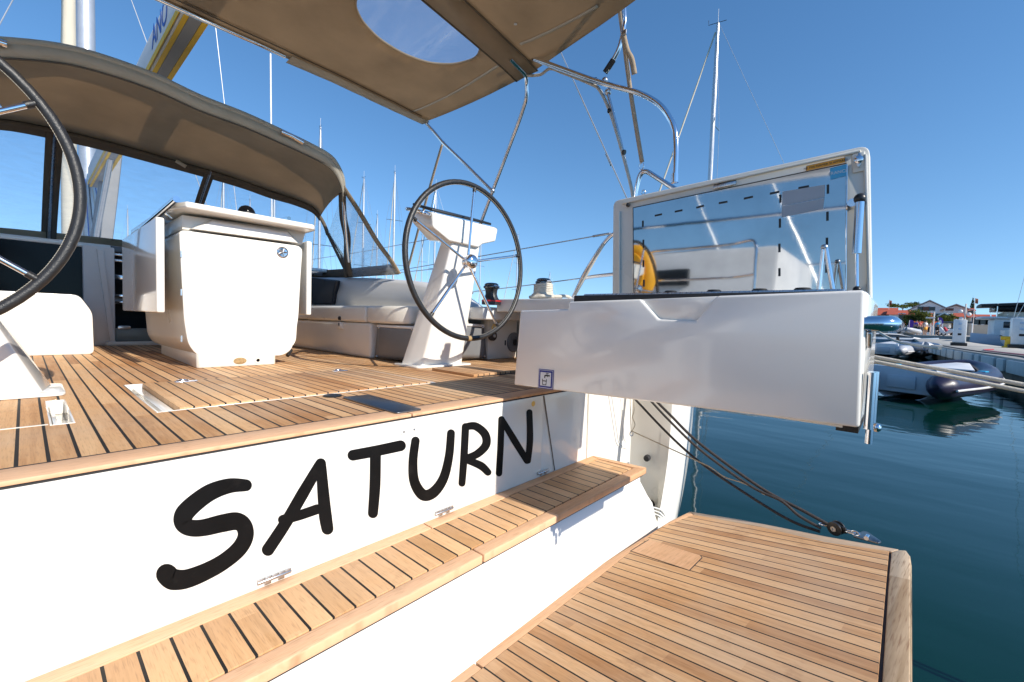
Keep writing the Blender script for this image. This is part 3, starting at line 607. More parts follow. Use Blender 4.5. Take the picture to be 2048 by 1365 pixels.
# the ropes that hold the platform hang in the plane between quarter and block
S0 = X((1275, 803), 2.0); RN = (bc-S0).cross(V((0, 0, 1))).normalized()
tk = thing('platform_tackle', 'three dark braided ropes running down from the quarter to the platform corner', 'rope', tuple(S0))
RP = lambda q, o=0: PL(q, bc+RN*o, RN)
for i, (px, o) in enumerate((([(1262, 790), (1332, 864), (1400, 925), (1500, 993), (1580, 1041), (1640, 1064)], 0), ([(1296, 796), (1335, 838), (1400, 900), (1500, 972), (1562, 1002), (1598, 1032), (1642, 1057)], .008), ([(1306, 796), (1340, 830), (1400, 888), (1520, 975), (1610, 1024), (1668, 1056)], -.006))):
    MB().tube(cr([RP(q, o) for q in px], 8), .0055 if i < 2 else .0062, 9).build('rope', M['ropeblack'], tk, smooth=60)
cd = thing('tan_cord', 'thin tan cord led from a small ring on the quarter out to the black ropes', 'cord', tuple(RP((1262, 866))))
MB().tube(cr([RP(q, .01) for q in ((1262, 862), (1330, 893), (1400, 925), (1424, 937), (1450, 955), (1490, 968), (1530, 990))], 6), .0028, 7).build('cord', M['ropetan'], cd)
MB().tube(cr([RP(q, .01) for q in ((1260, 780), (1261, 830), (1262, 862))], 4), .0022, 6).build('hanging_cord', M['rope'], cd)
MB().tube(cr([RP(q, .012) for q in ((1266, 780), (1268, 820), (1265, 835), (1270, 850), (1264, 862))], 4), .002, 6).build('hanging_cord', M['ropetan'], cd)
rc = RP((1263, 868), .01); MB().tube(ring(rc, V((.7, -.7, 0)), V((0, 0, 1)), .008, .011), .0028, 8).build('ring', M['steel'], cd)

# =================================================================== helms
def helm(dx, lab_w, lab_p, colshift, starboard):
    T = (lambda x: x) if starboard else (lambda x: 2*XC-x)
    C = V((T(1.622), 1.77, 1.463)); ax = V((0, -1, .05)).normalized(); U = V((0, .05, 1)).normalized(); W = V((1, 0, 0))
    wh = thing('steering_wheel', lab_w, 'steering wheel', tuple(C), 'steering wheels')
    rr = .4185; tr = .0142; pts = []
    mb = MB(); n = 72; k_ = 12
    rows = [[C + (W*math.cos(a)+U*math.sin(a))*(rr+tr*math.cos(b_)) + ax*tr*math.sin(b_) for b_ in [2*math.pi*j/k_ for j in range(k_)]] for a in [2*math.pi*i/n for i in range(n+1)]]
    mb.grid(rows, True); rim = mb.build('rim', M['leather' if starboard else 'leatherworn'], wh, smooth=60)
    # stitching along the inside of the rim
    sp = []
    for i in range(721):
        a = 2*math.pi*i/720; r2 = rr-tr*.985-(.0008 if i % 2 else 0); sp.append(C+(W*math.cos(a)+U*math.sin(a))*r2+ax*(tr*.25+(.003 if (i//1) % 2 else 0)))
    MB().tube(sp, .0007, 4).build('stitching', M['thread'], rim)
    angs = (5, 78, 149, 222, 294) if starboard else (55, 126, 198, 270, 342)
    for d in angs:
        a = R(90-d); e = (W*math.cos(a)+U*math.sin(a))
        s_ = MB().tube([C-ax*.02+e*.03, C+e*(rr-.006)], .0075, 12).build('spoke', M['chrome'], wh)
        MB().tube([C+e*(rr-.032), C+e*(rr-.004)], .0098, 12).build('spoke_sleeve', M['leather'], s_)
    hb = MB()._lathe(C-ax*.045, ax, [(.024, 0), (.030, .01), (.030, .022), (.022, .026), (.022, .034), (.036, .040), (.040, .052), (.038, .064), (.028, .075), (.012, .080), (0, .081)], 28).build('hub', M['chrome'], wh)
    if starboard:
        a = R(-92); MB().tube([C+(W*math.cos(a+d)+U*math.sin(a+d))*rr for d in (-.03, -.015, 0, .015, .03)], tr*1.06, 12).build('king_spoke_mark', M['worn'], rim)
    ph = thing('helm_pedestal', lab_p, 'steering pedestal', (T(1.62), 2.0, ZD), 'helm pedestals')
    s = colshift
    lo = [(T(1.455)+s, 2.16), (T(1.482)+s, 1.995), (T(1.775)+s, 1.985), (T(1.80)+s, 2.17)]; hi = [(T(1.60), 1.99), (T(1.585), 1.868), (T(1.795), 1.868), (T(1.785), 1.99)]
    rows = []
    for t in (0, .35, .7, 1):
        rows.append(fillet_closed([V((a_[0]*(1-t)+b_[0]*t, a_[1]*(1-t)+b_[1]*t, ZD+.012+(1.60-ZD)*t)) for a_, b_ in zip(lo, hi)], .016))
    MB().loft(rows).build('column', M['gel'], ph, smooth=50)
    ft = fillet_closed([V((x_, y_, ZD+.001)) for x_, y_ in ((min(a_[0] for a_ in lo)-.03, 2.2), (min(a_[0] for a_ in lo)-.03, 1.955), (max(a_[0] for a_ in lo)+.025, 1.945), (max(a_[0] for a_ in lo)+.025, 2.2))], .03)
    MB().prism(ft, (0, 0, .011)).build('foot_flange', M['gel'], ph, bevel=.003)
    # instrument pod
    YP = 1.852
    px = ((865, 425), (997, 457), (992, 484), (966, 489), (958, 496), (899, 483), (866, 456))
    fr = [Y(q, YP) for q in px]
    if not starboard: fr = [V((T(p_.x), p_.y, p_.z)) for p_ in fr][::-1]
    c0 = sum(fr, V((0, 0, 0)))/7
    bkp = [V((c0.x+(p_.x-c0.x)*.97, YP+.20, p_.z+.055-(.03 if p_.z < c0.z-.02 else 0))) for p_ in fr]
    pod = MB().loft([fr, [p_.lerp(q_, .5) for p_, q_ in zip(fr, bkp)], bkp]).build('instrument_pod', M['gel'], ph, bevel=.012, seg=3)
    tp_ = [V((T(x_), y_, z_)) for x_, y_, z_ in ((fr[0].x if starboard else T(fr[-1].x), 0, 0),)]
    xa, xb = (1.395, 2.0)
    z_a, z_b = Y((865, 425), YP).z, Y((997, 457), YP).z
    pan = [V((T(1.43), YP+.012, z_a+.008)), V((T(1.87), YP+.012, z_a+.008+(z_b-z_a+.002)*.85)), V((T(1.87), YP+.19, z_a+.066+(z_b-z_a+.001)*.85)), V((T(1.43), YP+.19, z_a+.066))]
    MB().prism(pan, (0, -.002, .014)).build('instrument_panel', M['black'], ph, bevel=.004)
    gx = T(1.392); gz = z_a-.012
    gh = MB().tube(fillet([V((gx+(.03 if starboard else -.03), YP+.02, gz)), V((gx-(.035 if starboard else -.035), YP+.0, gz)), V((gx-(.035 if starboard else -.035), YP+.15, gz+.04)), V((gx+(.03 if starboard else -.03), YP+.17, gz+.05))], .03), .0095, 10).build('grab_handle', M['chrome'], ph)
    return wh
helm(0, 'black leather steering wheel with five bright spokes in front of the starboard pedestal', 'white pedestal behind the fully visible wheel, leaning towards the transom', 0, True)
helm(0, 'black leather steering wheel with worn brown patches, cut off by the picture edge', 'white pedestal foot below the worn steering wheel', .20, False)

# =================================================================== cockpit table
tb = thing('cockpit_table', 'white cockpit table with drop leaves folded down on both sides', 'table', (.745, 2.8, ZD))
MB().prism(fillet_closed([V(p) for p in ((.555, 2.545, ZD), (.917, 2.545, ZD), (.905, 3.5, ZD), (.575, 3.5, ZD))], .02), (0, 0, .075)).build('plinth', M['cream'], tb, bevel=.006)
def sect(y, k=1):
    return fillet_closed([V((.49, y, 1.53)), V((1.062, y, 1.53)), V((1.028, y, .985)), V((.965, y, .925)), V((.565, y, .925)), V((.528, y, .985))], .03)
MB().loft([sect(2.568), sect(3.0), sect(3.62)]).build('body', M['cream'], tb, smooth=40)
fp = fillet_closed([Y(q, 2.555) for q in ((358, 459), (605, 493), (597, 640), (584, 700), (566, 712), (397, 715), (376, 690), (368, 640))], .035)
dp = MB().prism(fp, (0, .016, 0)).build('aft_door', M['gel'], tb, bevel=.006, seg=3)
MB().prism([Y(q, 2.575) for q in ((364, 430), (612, 464), (604, 490), (364, 459))], (0, .4, 0)).build('apron', M['cream'], tb, bevel=.004)
ch = [Y(q, 2.575) for q in ((424, 438), (575, 461), (600, 489), (376, 459))]; ch2 = [Y(q, 2.535) for q in ((424, 444), (575, 467), (594, 486), (385, 458))]
MB().loft([ch2, ch]).build('handhold_lip', M['gel'], tb, bevel=.005)
tv = [(.455, 2.60, 1.617), (.497, 2.455, 1.617), (1.075, 2.455, 1.617), (1.10, 2.49, 1.617), (1.12, 3.66, 1.617), (.455, 3.66, 1.617)]
MB().prism([V(p) for p in tv], (0, 0, .03)).build('tabletop', M['gel'], tb, bevel=.009, seg=3)
for xa, xb, z0, z1, ya in ((.404, .436, 1.136, 1.572, 2.55), (1.100, 1.130, 1.145, 1.575, 2.60)):
    MB().box((xa, ya, z0), (xb, 3.58, z1)).build('table_leaf', M['gel'], tb, bevel=.008, seg=3)
tubeobj('hand_rail', [Y((353, 399), 2.46), Y((284, 458), 3.08)], .0145, M['chrome'], tb, 14)
for t in (.35, .85): p_ = Y((353, 399), 2.46).lerp(Y((284, 458), 3.08), t); tubeobj('rail_post', [p_, p_+V((.035, 0, -.03))], .007, M['chrome'], tb)
tubeobj('hand_rail', [Y((578, 437), 2.7), Y((560, 440), 3.3)], .011, M['chrome'], tb, 12)
c = Y((493, 427), 2.75); MB().sphere((c.x, 2.75, c.z), .043, 18, 10, (1, 1, 1)).build('compass_dome', M['smoke'], tb)
MB().lathe((c.x, 2.75, 1.652), (0, 0, 1), [(.055, 0), (.05, c.z-1.652)], 20).build('compass_base', M['black'], tb)
c = Y((565, 505), 2.555); rv = MB()._lathe((c.x, 2.5555, c.z), (0, -1, 0), [(.030, 0), (.030, .004), (.026, .007), (.024, .003), (.0, .003)], 24).build('round_latch', M['chrome'], tb)
for k in range(5):
    a = 2*math.pi*k/5; MB().tube([(c.x, 2.549, c.z), (c.x+.02*math.cos(a), 2.549, c.z+.02*math.sin(a))], .004, 6).build('latch_bar', M['steel'], rv)
c = Y((480, 722), 2.545); MB().prism(ring(V((c.x, 2.545, c.z)), V((1, 0, 0)), V((0, 0, 1)), .030, .017)[:-1], (0, -.004, 0)).build('power_socket', M['worn'], tb, bevel=.001)
c = Y((516, 721), 2.545); MB()._lathe((c.x, 2.546, c.z), (0, -1, 0), [(.017, 0), (.017, .003), (.009, .004), (.008, .001), (0, .001)], 18).build('round_plug', M['cream'], tb)
p0, p1 = Y((582, 700), 2.62), Y((575, 712), 2.60); MB().tube([p0, p1], .011, 10).build('hinge_stop', M['black'], tb)
for z in (1.40, 1.22, 1.0): MB().box((.494, 2.549, z), (.500, 2.553, z+.03)).build('door_hinge', M['steel'], tb)

# =================================================================== stern galley locker with raised lid
X0 = 1.16
gl = thing('stern_locker', 'white stern galley locker with its raised lid, jutting out over the swim platform', 'locker', (X0, .5, .95))
zt = lambda y: 1.185 + (.052 if y < .80 else 0)
face = [X(q, X0) for q in ((1027, 770), (1040, 622))]
yF, yA, zb_ = 1.01, .055, .945
notch = [(.80, 1.192), (.80, 1.216), (.555, 1.222), (.50, 1.166), (.40, 1.164), (.352, 1.228), (.062, 1.236)]
pf = [V((X0, 1.022, .921)), V((X0, 1.002, 1.186))]+[V((X0, y, z)) for y, z in notch]+[V((X0, .055, .948))]
MB().prism(pf, (.02, 0, 0)).build('inner_panel', M['gel'], gl, bevel=.007, seg=3)
zn = 1.2
MB().prism([V((X0+.012, .56, 1.222)), V((X0+.012, .50, 1.158)), V((X0+.012, .40, 1.158)), V((X0+.012, .346, 1.228)), V((X0+.055, .346, 1.232)), V((X0+.055, .56, 1.226))][:4], (.05, 0, .0)).build('handhold', M['gel'], gl, bevel=.004)
MB().box((X0+.02, .056, .946), (1.66, .085, 1.236)).build('aft_panel', M['gel'], gl, bevel=.012, seg=3)
MB().box((X0+.02, .985, .93), (1.66, 1.012, 1.186)).build('forward_panel', M['gel'], gl, bevel=.006)
MB().box((1.64, .085, .95), (1.665, .985, 1.226)).build('outer_panel', M['gel'], gl)
MB().box((X0+.02, .085, .94), (1.645, .985, .958)).build('bottom_panel', M['gel'], gl)
MB().box((X0+.062, .09, 1.195), (1.64, .79, 1.212)).build('cooker_plate', M['steel'], gl, bevel=.003)
MB().box((X0+.03, .08, 1.214), (X0+.05, .80, 1.2375)).build('dark_seal', M['rubber'], gl, bevel=.003)
MB().box((X0+.055, .10, 1.222), (X0+.33, .78, 1.2435)).build('griddle_edge', M['steel'], gl, bevel=.004)
for y in (.20, .30, .42, .55): MB()._lathe((X0+.20, y, 1.243), (0, 0, 1), [(.02, 0), (.02, .012), (.016, .016)], 14).build('burner', M['dark'], gl)
# lid, hinged on the outboard side
XL = 1.675
pxl = ((1225, 592), (1226, 402), (1739, 289), (1746, 612))
lp = [X(q, XL) for q in pxl]; lp[0].z = 1.20; lp[3].z = 1.20
lid = MB().prism(fillet_closed([lp[0], lp[1], lp[2], lp[3]], .028, 5), (.045, 0, 0)).build('lid', M['cream'], gl, bevel=.006, seg=2)
# raised border of the lid (a shallow frame round the mirror)
def band(a_, b_, w0, h): # ridge along px line
    pa, pb = X(a_, XL), X(b_, XL); t = (pb-pa).normalized(); nn = V((1, 0, 0)).cross(t).normalized()
    return MB().prism([pa+nn*w0, pb+nn*w0, pb-nn*w0, pa-nn*w0], (-h, 0, 0))
band((1245, 408), (1722, 303), .004, .010).build('lid_rim', M['cream'], lid, bevel=.003)
band((1731, 310), (1738, 600), .004, .010).build('lid_rim', M['worn'] if 0 else M['cream'], lid, bevel=.003)
band((1240, 424), (1240, 590), .004, .010).build('lid_rim', M['cream'], lid, bevel=.003)
MB().prism([X(q, XL-.001) for q in ((1704, 310), (1730, 303), (1731, 342), (1706, 348))], (-.006, 0, 0)).build('latch_boss', M['cream'], lid, bevel=.003)
mq = ((1266, 416), (1693, 327), (1696, 588), (1268, 594))
mp = [X(q, XL-.004) for q in mq]; mp[2].z = mp[3].z = 1.205
mir = MB().prism(mp, (-.003, 0, 0)).build('steel_splash_panel', M['mirror'], lid, smooth=0)
XM = XL-.0075
def edge_(a_, b_, r_, mat, nm): return MB().tube([X(a_, XM), X(b_, XM)], r_, 6).build(nm, mat, lid)
edge_(mq[0], mq[1], .0016, M['black'], 'panel_edge'); edge_((1266, 416), (1267.5, 590), .0014, M['black'], 'panel_edge'); edge_((1694, 329), (1692, 580), .0022, M['chrome'], 'panel_edge')
dash = [((1286, 442), (1286, 454)), ((1287, 480), (1287, 496)), ((1287, 521), (1287, 535)), ((1288, 560), (1288, 574)), ((1310, 432), (1324, 429)), ((1350, 424), (1365, 421)), ((1393, 416), (1408, 412)), ((1438, 407), (1455, 404)), ((1488, 398), (1506, 394)), ((1540, 388), (1559, 384)),
 ((1561, 390), (1561, 406)), ((1560, 438), (1560, 456)), ((1559, 488), (1559, 505)), ((1559, 537), (1559, 553)), ((1597, 377), (1618, 373)), ((1656, 370), (1656, 388)), ((1655, 424), (1655, 442)), ((1654, 476), (1654, 490)), ((1653, 530), (1653, 546))]
for a_, b_ in dash:
    mb = MB(); pa, pb = X(a_, XM+.0015), X(b_, XM+.0015); t = (pb-pa).normalized(); nn = V((1, 0, 0)).cross(t).normalized()*.0032; mb.prism([pa+nn, pb+nn, pb-nn, pa-nn], (-.0028, 0, 0)).build('slot_mark', M['black'], mir, smooth=0)
MB().prism([X(q, XM) for q in ((1427, 372), (1473, 362), (1473, 369), (1427, 379))], (-.003, 0, 0)).build('lid_handle_slot', M['steel'], lid, bevel=.001)
edge_((1428, 371.5), (1472, 362), .003, M['black'], 'slot_dark_edge')  # thin black rod along the upper edge of the handle slot
for q4 in (((1565, 384), (1650, 370), (1649, 395), (1564, 412)), ((1564, 413), (1649, 396.5), (1646, 418), (1563, 435))):
    MB().prism([X(q, XM) for q in q4], (-.0012, 0, 0)).build('film_label', M['tint'], mir, smooth=0)
os_ = MB().prism([X(q, XM) for q in ((1613, 333), (1690, 316), (1690, 325), (1613, 342))], (-.0012, 0, 0)).build('warning_label', M['orange'], lid, smooth=0)
lx = (X((1690, 320), XM)-X((1613, 337), XM)).normalized(); lz = V((0, -lx.z, lx.y)); lz = lz if lz.z > 0 else -lz
text('label_text', 'NE PAS FERMER SI APPAREIL', .0092, X((1651, 329), XM-.0015), lx, lz, M['black'], os_, .0003)
for a_, b_ in (((1613, 333), (1690, 316)), ((1690, 316), (1690, 325)), ((1613, 333), (1613, 342))): edge_(a_, b_, .0012, M['black'], 'label_border')
bs = MB().prism([X(q, XM) for q in ((1660, 337), (1693, 329), (1693, 352), (1661, 360))], (-.0014, 0, 0)).build('blue_label', M['bluelabel'], mir, smooth=0)
text('label_text', 'FRANCE', .013, X((1676, 345), XM-.0018), lx, lz, M['signwhite'], bs, .0003)
c = X((1257, 411), XM); MB().lathe((c.x, c.y, c.z), (-1, 0, 0), [(.008, 0), (.008, .008), (.004, .011)], 14).build('rubber_stop', M['black'], lid)
c = X((1718, 321), XM-.004); lk = MB().prism(fillet_closed([c+V((0, y, z)) for y, z in ((-.010, .0), (0, .028), (.010, 0), (0, -.028))], .012), (-.004, 0, 0)).build('latch', M['steel'], lid, bevel=.001)
MB()._lathe((c.x-.004, c.y, c.z), (-1, 0, 0), [(.011, 0), (.011, .006), (.008, .008)], 18).build('latch_knob', M['chrome'], lk)
# gas strut
sa_, sb_, sm_ = X((1720, 398), XL-.03), X((1714, 580), XL-.045), X((1713.5, 508), XL-.038)
gs = MB().tube([sa_, sm_], .0115, 14).build('gas_strut', M['chrome'], gl)
MB().tube([sm_, sb_], .0045, 10).build('strut_rod', M['chrome'], gs); MB().sphere(sa_, .016, 10, 7).build('strut_end', M['black'], gs); MB().sphere(sb_, .011, 10, 7).build('strut_end', M['black'], gs)
MB().tube([sa_+V((0, .018, -.008)), sa_+V((.025, .018, -.008))], .012, 12).build('strut_bracket', M['chrome'], gs)
# folded trivet legs standing on the cooker
for a_, b_ in (((1648, 492), (1637, 582)), ((1651, 494), (1666, 582))): tubeobj('trivet_leg', [X(a_, 1.50), X(b_, 1.50)], .006, M['chrome'], gl, 10)
p_ = X((1649, 495), 1.50); MB().sphere(p_, .009, 10, 6).build('trivet_joint', M['steel'], gl)
# grab bar and swivel hinge on the aft end
MB().tube(fillet([V((1.19, .07, 1.166)), V((1.20, .018, 1.168)), V((1.50, .012, 1.168)), V((1.52, .07, 1.168))], .03, 6), .0165, 18).build('grab_bar', M['chrome'], gl, smooth=60)
c = X((1727, 658), 1.19); MB().prism(fillet_closed([V((x_, .0555, z_)) for x_, z_ in ((1.185, 1.150), (1.235, 1.150), (1.228, 1.115), (1.194, 1.115))], .006), (0, -.008, 0)).build('bar_mount', M['steel'], gl, bevel=.001)
MB().tube([V((1.182, .042, 1.065)), V((1.182, .042, .945))], .0085, 12).build('pivot_pin', M['chrome'], gl)
MB().tube([V((1.212, .040, 1.065)), V((1.212, .040, .955))], .0095, 12).build('pivot_pin', M['chrome'], gl)
MB().sphere((1.215, .030, .945), .0095, 12, 8).build('pivot_ball', M['chrome'], gl); MB().tube([V((1.195, .04, .945)), V((1.195, .04, .912))], .007, 12).build('pivot_foot', M['chrome'], gl)
MB().box((1.22, .06, .925), (1.5, .10, .946)).build('drip_edge', M['dark'], gl)
# tap sign
sg = [X(q, X0-.0005) for q in ((1078, 738), (1108, 741), (1106, 780), (1076, 776))]
sgn = MB().prism(sg, (-.0008, 0, 0)).build('water_sign', M['bluesign'], gl, smooth=0)
cc = sum(sg, V((0, 0, 0)))/4
def scl(k, o): return [V((X0-o, (cc+(p_-cc)*k).y, (cc+(p_-cc)*k).z)) for p_ in sg]
MB().prism(scl(.93, .0015), (-.0003, 0, 0)).build('sign_line', M['signwhite'], sgn, smooth=0); MB().prism(scl(.88, .0020), (-.0003, 0, 0)).build('sign_border', M['bluesign'], sgn, smooth=0); MB().prism(scl(.70, .0025), (-.0003, 0, 0)).build('sign_field', M['signwhite'], sgn, smooth=0)
ic = MB(); XI = X0-.0031; s2 = lambda u_, v_: V((XI, sg[0].y+(sg[1].y-sg[0].y)*u_+(sg[3].y-sg[0].y)*v_, sg[0].z+(sg[1].z-sg[0].z)*u_+(sg[3].z-sg[0].z)*v_))
def poly(*uv): ic.prism([s2(*a_) for a_ in uv], (-.0003, 0, 0))
poly((.42, .30), (.50, .27), (.78, .27), (.78, .34), (.52, .34), (.48, .37), (.48, .45), (.42, .45)); poly((.57, .20), (.61, .20), (.61, .265), (.57, .265)); poly((.50, .175), (.70, .175), (.70, .20), (.50, .20)); poly((.60, .35), (.66, .35), (.66, .38), (.60, .38))
poly((.28, .49), (.32, .49), (.35, .80), (.31, .80)); poly((.56, .49), (.60, .49), (.57, .80), (.53, .80)); poly((.32, .77), (.55, .77), (.55, .805), (.32, .805)); poly((.325, .57), (.555, .57), (.55, .62), (.33, .62))
ic.build('tap_symbol', M['black'], sgn, smooth=0)
# =================================================================== bimini
bim = thing('bimini', 'large taupe canvas bimini overhead with a clear window, on bent steel tubes', 'bimini', (XC, 2.0, 2.75))
BX0, BX1, BY0, BY1 = -.90, 2.205, 1.10, 3.0
def bz(x, y):
    u = (x-XC)/(BX1-XC); arch = .14*(1-u*u)
    t = (y-1.9)/(BY1-1.9) if y > 1.9 else (1.9-y)/(1.9-BY0)
    if y > 1.9: z = 2.75 + arch*(1-t*.85) - .035*math.sin(math.pi*t)
    else: z = 2.75 + arch*(1-.15*t) + .085*t - .03*math.sin(math.pi*t)
    return z + .007*noise.noise(V((x*2.3, y*2.3, 1)))+.004*noise.noise(V((x*9, y*3.5, 2)))
wpx = ((712, -8), (716, 12), (735, 38), (770, 66), (815, 90), (860, 104), (905, 108), (945, 101), (959, 88), (955, 72), (930, 38), (893, -4), (850, -46), (800, -84), (760, -84), (725, -50))
win = [Z(q, 2.83) for q in wpx]; win = cr([V((p_.x, p_.y, 0)) for p_ in win], 5, True)
def cdt_sheet(outer, hole, step):
    pts = [V((p_.x, p_.y)) for p_ in outer]+[V((p_.x, p_.y)) for p_ in hole]; n0, n1 = len(outer), len(hole)
    ed = [(i, (i+1) % n0) for i in range(n0)]+[(n0+i, n0+(i+1) % n1) for i in range(n1)]
    xs = [p_.x for p_ in outer]; ys = [p_.y for p_ in outer]
    x = min(xs)+step
    while x < max(xs)-step*.4:
        y = min(ys)+step
        while y < max(ys)-step*.4: pts.append(V((x+.001*(y % .07), y))); y += step
        x += step
    vs, es, fs, *_ = delaunay_2d_cdt(pts, ed, [], 0, 1e-6)
    def inside(p_, pg):
        c = False
        for i in range(len(pg)):
            a_, b_ = pg[i], pg[i-1]
            if (a_.y > p_.y) != (b_.y > p_.y) and p_.x < (b_.x-a_.x)*(p_.y-a_.y)/(b_.y-a_.y)+a_.x: c = not c
        return c
    keep = []; kin = []
    for f in fs:
        c = sum((vs[i] for i in f), V((0, 0)))/len(f)
        if not inside(c, outer): continue
        (kin if hole and inside(c, hole) else keep).append(tuple(f))
    return vs, keep, kin
out_ = []
corn = [(BX0, BY0), (BX1-.06, BY0), (BX1, 1.9), (BX1, BY1), (BX0, BY1)]
for i in range(5):
    a_, b_ = V((*corn[i], 0)), V((*corn[(i+1) % 5], 0)); n = max(2, int((b_-a_).length/.08))
    for k in range(n):
        p_ = a_.lerp(b_, k/n)
        if i in (1, 2): p_.x -= .022*math.sin(math.pi*k/n)
        out_.append(p_)
vs, keep, kin = cdt_sheet(out_, win, .08)
v3 = [(v.x, v.y, bz(v.x, v.y)) for v in vs]
cnp = MB().add(v3, keep).build('canopy', M['canvas'], bim, smooth=60, thick=.003)
MB().add([(a_, b_, c_+.002) for a_, b_, c_ in v3], kin).build('clear_window', M['vinylroof'], cnp, smooth=60)
MB().tube([V((p_.x, p_.y, bz(p_.x, p_.y)-.002)) for p_ in win+[win[0]]], .006, 6).build('window_binding', M['canvas'], cnp, smooth=60)
def strip(pts, w_, dz, mat, nm, par): # flat tape under the canopy
    rows = []
    for i, p_ in enumerate(pts):
        t = (pts[min(i+1, len(pts)-1)]-pts[max(i-1, 0)]).normalized(); s_ = V((-t.y, t.x, 0))*w_/2
        rows.append([V((c.x, c.y, bz(c.x, c.y)+dz)) for c in (p_-s_, p_, p_+s_)])
    return MB().grid(rows).build(nm, mat, par, thick=.002)
ln = lambda a_, b_, n=24: [V((a_[0]+(b_[0]-a_[0])*k/n, a_[1]+(b_[1]-a_[1])*k/n, 0)) for k in range(n+1)]
for a_, b_ in (((820, 218), (1006, 118)), ((1040, 92), (1195, 21))):
    p0, p1 = Z(a_, 2.77), Z(b_, 2.79); strip(ln(p0, p1), .018, -.008, M['piping'], 'batten_pocket', cnp)
strip(ln((BX0, 1.9), (BX1-.01, 1.9)), .17, -.012, M['canvas'], 'bow_sleeve', cnp)
for dy in (-.088, .088): strip(ln((BX0, 1.9+dy), (BX1-.01, 1.9+dy)), .012, -.0125, M['canvasdark'], 'zip', cnp)
strip(ln((1.13, 2.955), (BX1-.02, 2.955), 16), .10, -.026, M['canvaslight'], 'edge_hem', cnp)
strip(ln((BX0, 2.90), (BX1-.10, 2.90)), .012, -.013, M['canvasdark'], 'zip', cnp)
c = Z((1031, 48), 2.8); MB().lathe((c.x, c.y, bz(c.x, c.y)-.006), (0, 0, -1), [(.009, 0), (.009, .003), (.006, .005)], 12).build('snap', M['signwhite'], cnp)
# frame
bow = lambda y, dz, x0=BX0+.02, x1=BX1-.02: [V((x0+(x1-x0)*k/20, y, bz(x0+(x1-x0)*k/20, y)+dz)) for k in range(21)]
rT = .0125
f1 = bow(2.97, -.012); tubeobj('forward_bow_tube', [p_ for p_ in f1 if p_.x < 1.12], rT, M['chrome'], bim, 12)
tubeobj('forward_bow', [f1[-2]]+f1[-1:]+[X((868, 264), 2.24), X((886, 286), 2.26), X((930, 328), 2.31), X((985, 383), 2.36)], rT, M['chrome'], bim, 12)
f2 = bow(1.9, -.012); tubeobj('main_bow', fillet(f2[-2:]+[X((1053, 165), 2.225), X((1054, 195), 2.25), X((1040, 238), 2.29), X((985, 383), 2.37), X((950, 478), 2.43), X((932, 530), 2.46)], .06), rT*1.1, M['chrome'], bim, 12)
f1p = bow(BY0+.03, -.012, -.9, 2.12)
tubeobj('aft_bow', fillet(f1p[3:-1]+[X((1240, -40), 2.19), X((1248, 0), 2.20), X((1250, 50), 2.20), X((1238, 100), 2.20), X((1222, 128), 2.20), X((1212, 146), 2.20)], .05), .0125, M['chrome'], bim, 12)
MB().tube([X((1227, 120), 2.2), X((1210, 146), 2.2)], .0165, 12).build('bow_sleeve_end', M['black'], bim)
tubeobj('support_arm', fillet([X((1035, 100), 2.1), X((1060, 115), 2.12), X((1200, 166), 2.17), X((1285, 188), 2.20), X((1325, 212), 2.2), X((1350, 255), 2.2), X((1353, 300), 2.2), X((1350, 362), 2.2)], .12, 8), .0145, M['chrome'], bim, 14)
MB().tube([X((1350, 348), 2.2), X((1349.5, 366), 2.2)], .0185, 14).build('arm_foot', M['chrome'], bim)
for q in ((1210, 162), (1216, 185), (886, 287), (985, 382), (1053, 112)):
    p_ = X(q, 2.19 if q[0] > 1000 else 2.33); MB().sphere(p_, .02, 12, 8).build('tube_joint', M['steel'], bim)
tubeobj('strut', [X((1216, 190), 2.18), X((1240, 280), 2.2), X((1267, 395), 2.22)], .009, M['steel'], bim)
cp_ = cr([X(q, 2.19) for q in ((1052, 152), (1080, 150), (1100, 138), (1125, 146), (1180, 168), (1200, 182), (1222, 230), (1243, 300), (1262, 372), (1266, 400))], 10)
MB().tube(cp_, [.008+(.0011 if k % 2 else 0) for k in range(len(cp_))], 10).build('cable_conduit', M['rope'], bim, smooth=70)
for q in ((1100, 130), (1190, 160), (1219, 222), (1248, 305)): 
    p_ = X(q, 2.185); MB().tube([p_+V((0, .006, .002)), p_-V((0, .006, .002))], .0135, 8).build('cable_tie', M['black'], bim)
# webbing straps
def web(px, x, w_, nm):
    pts = cr([X(q, x) for q in px], 8); rows = []
    for i, p_ in enumerate(pts): rows.append([p_-V((0, w_/2, 0)), p_+V((0, w_/2, 0))])
    return MB().grid(rows).build(nm, M['webbing'], bim, thick=.002)
web(((1236, -30), (1240, 25), (1246, 70), (1262, 190), (1284, 325)), 2.19, .024, 'strap')
web(((1247, 72), (1254, 100), (1263, 118), (1269, 149)), 2.188, .030, 'strap_tail')
MB().tube(ring(X((1283, 333), 2.19), V((0, 1, 0)), V((0, 0, 1)), .013, .018), .0028, 8).build('strap_ring', M['chrome'], bim)
p_ = X((1248, 66), 2.187); MB().box(p_-V((.005, .016, .014)), p_+V((.005, .016, .014))).build('strap_buckle', M['steel'], bim, bevel=.003)
web(((884, 290), (868, 345), (850, 410), (826, 500), (812, 552)), 2.32, .036, 'strap')

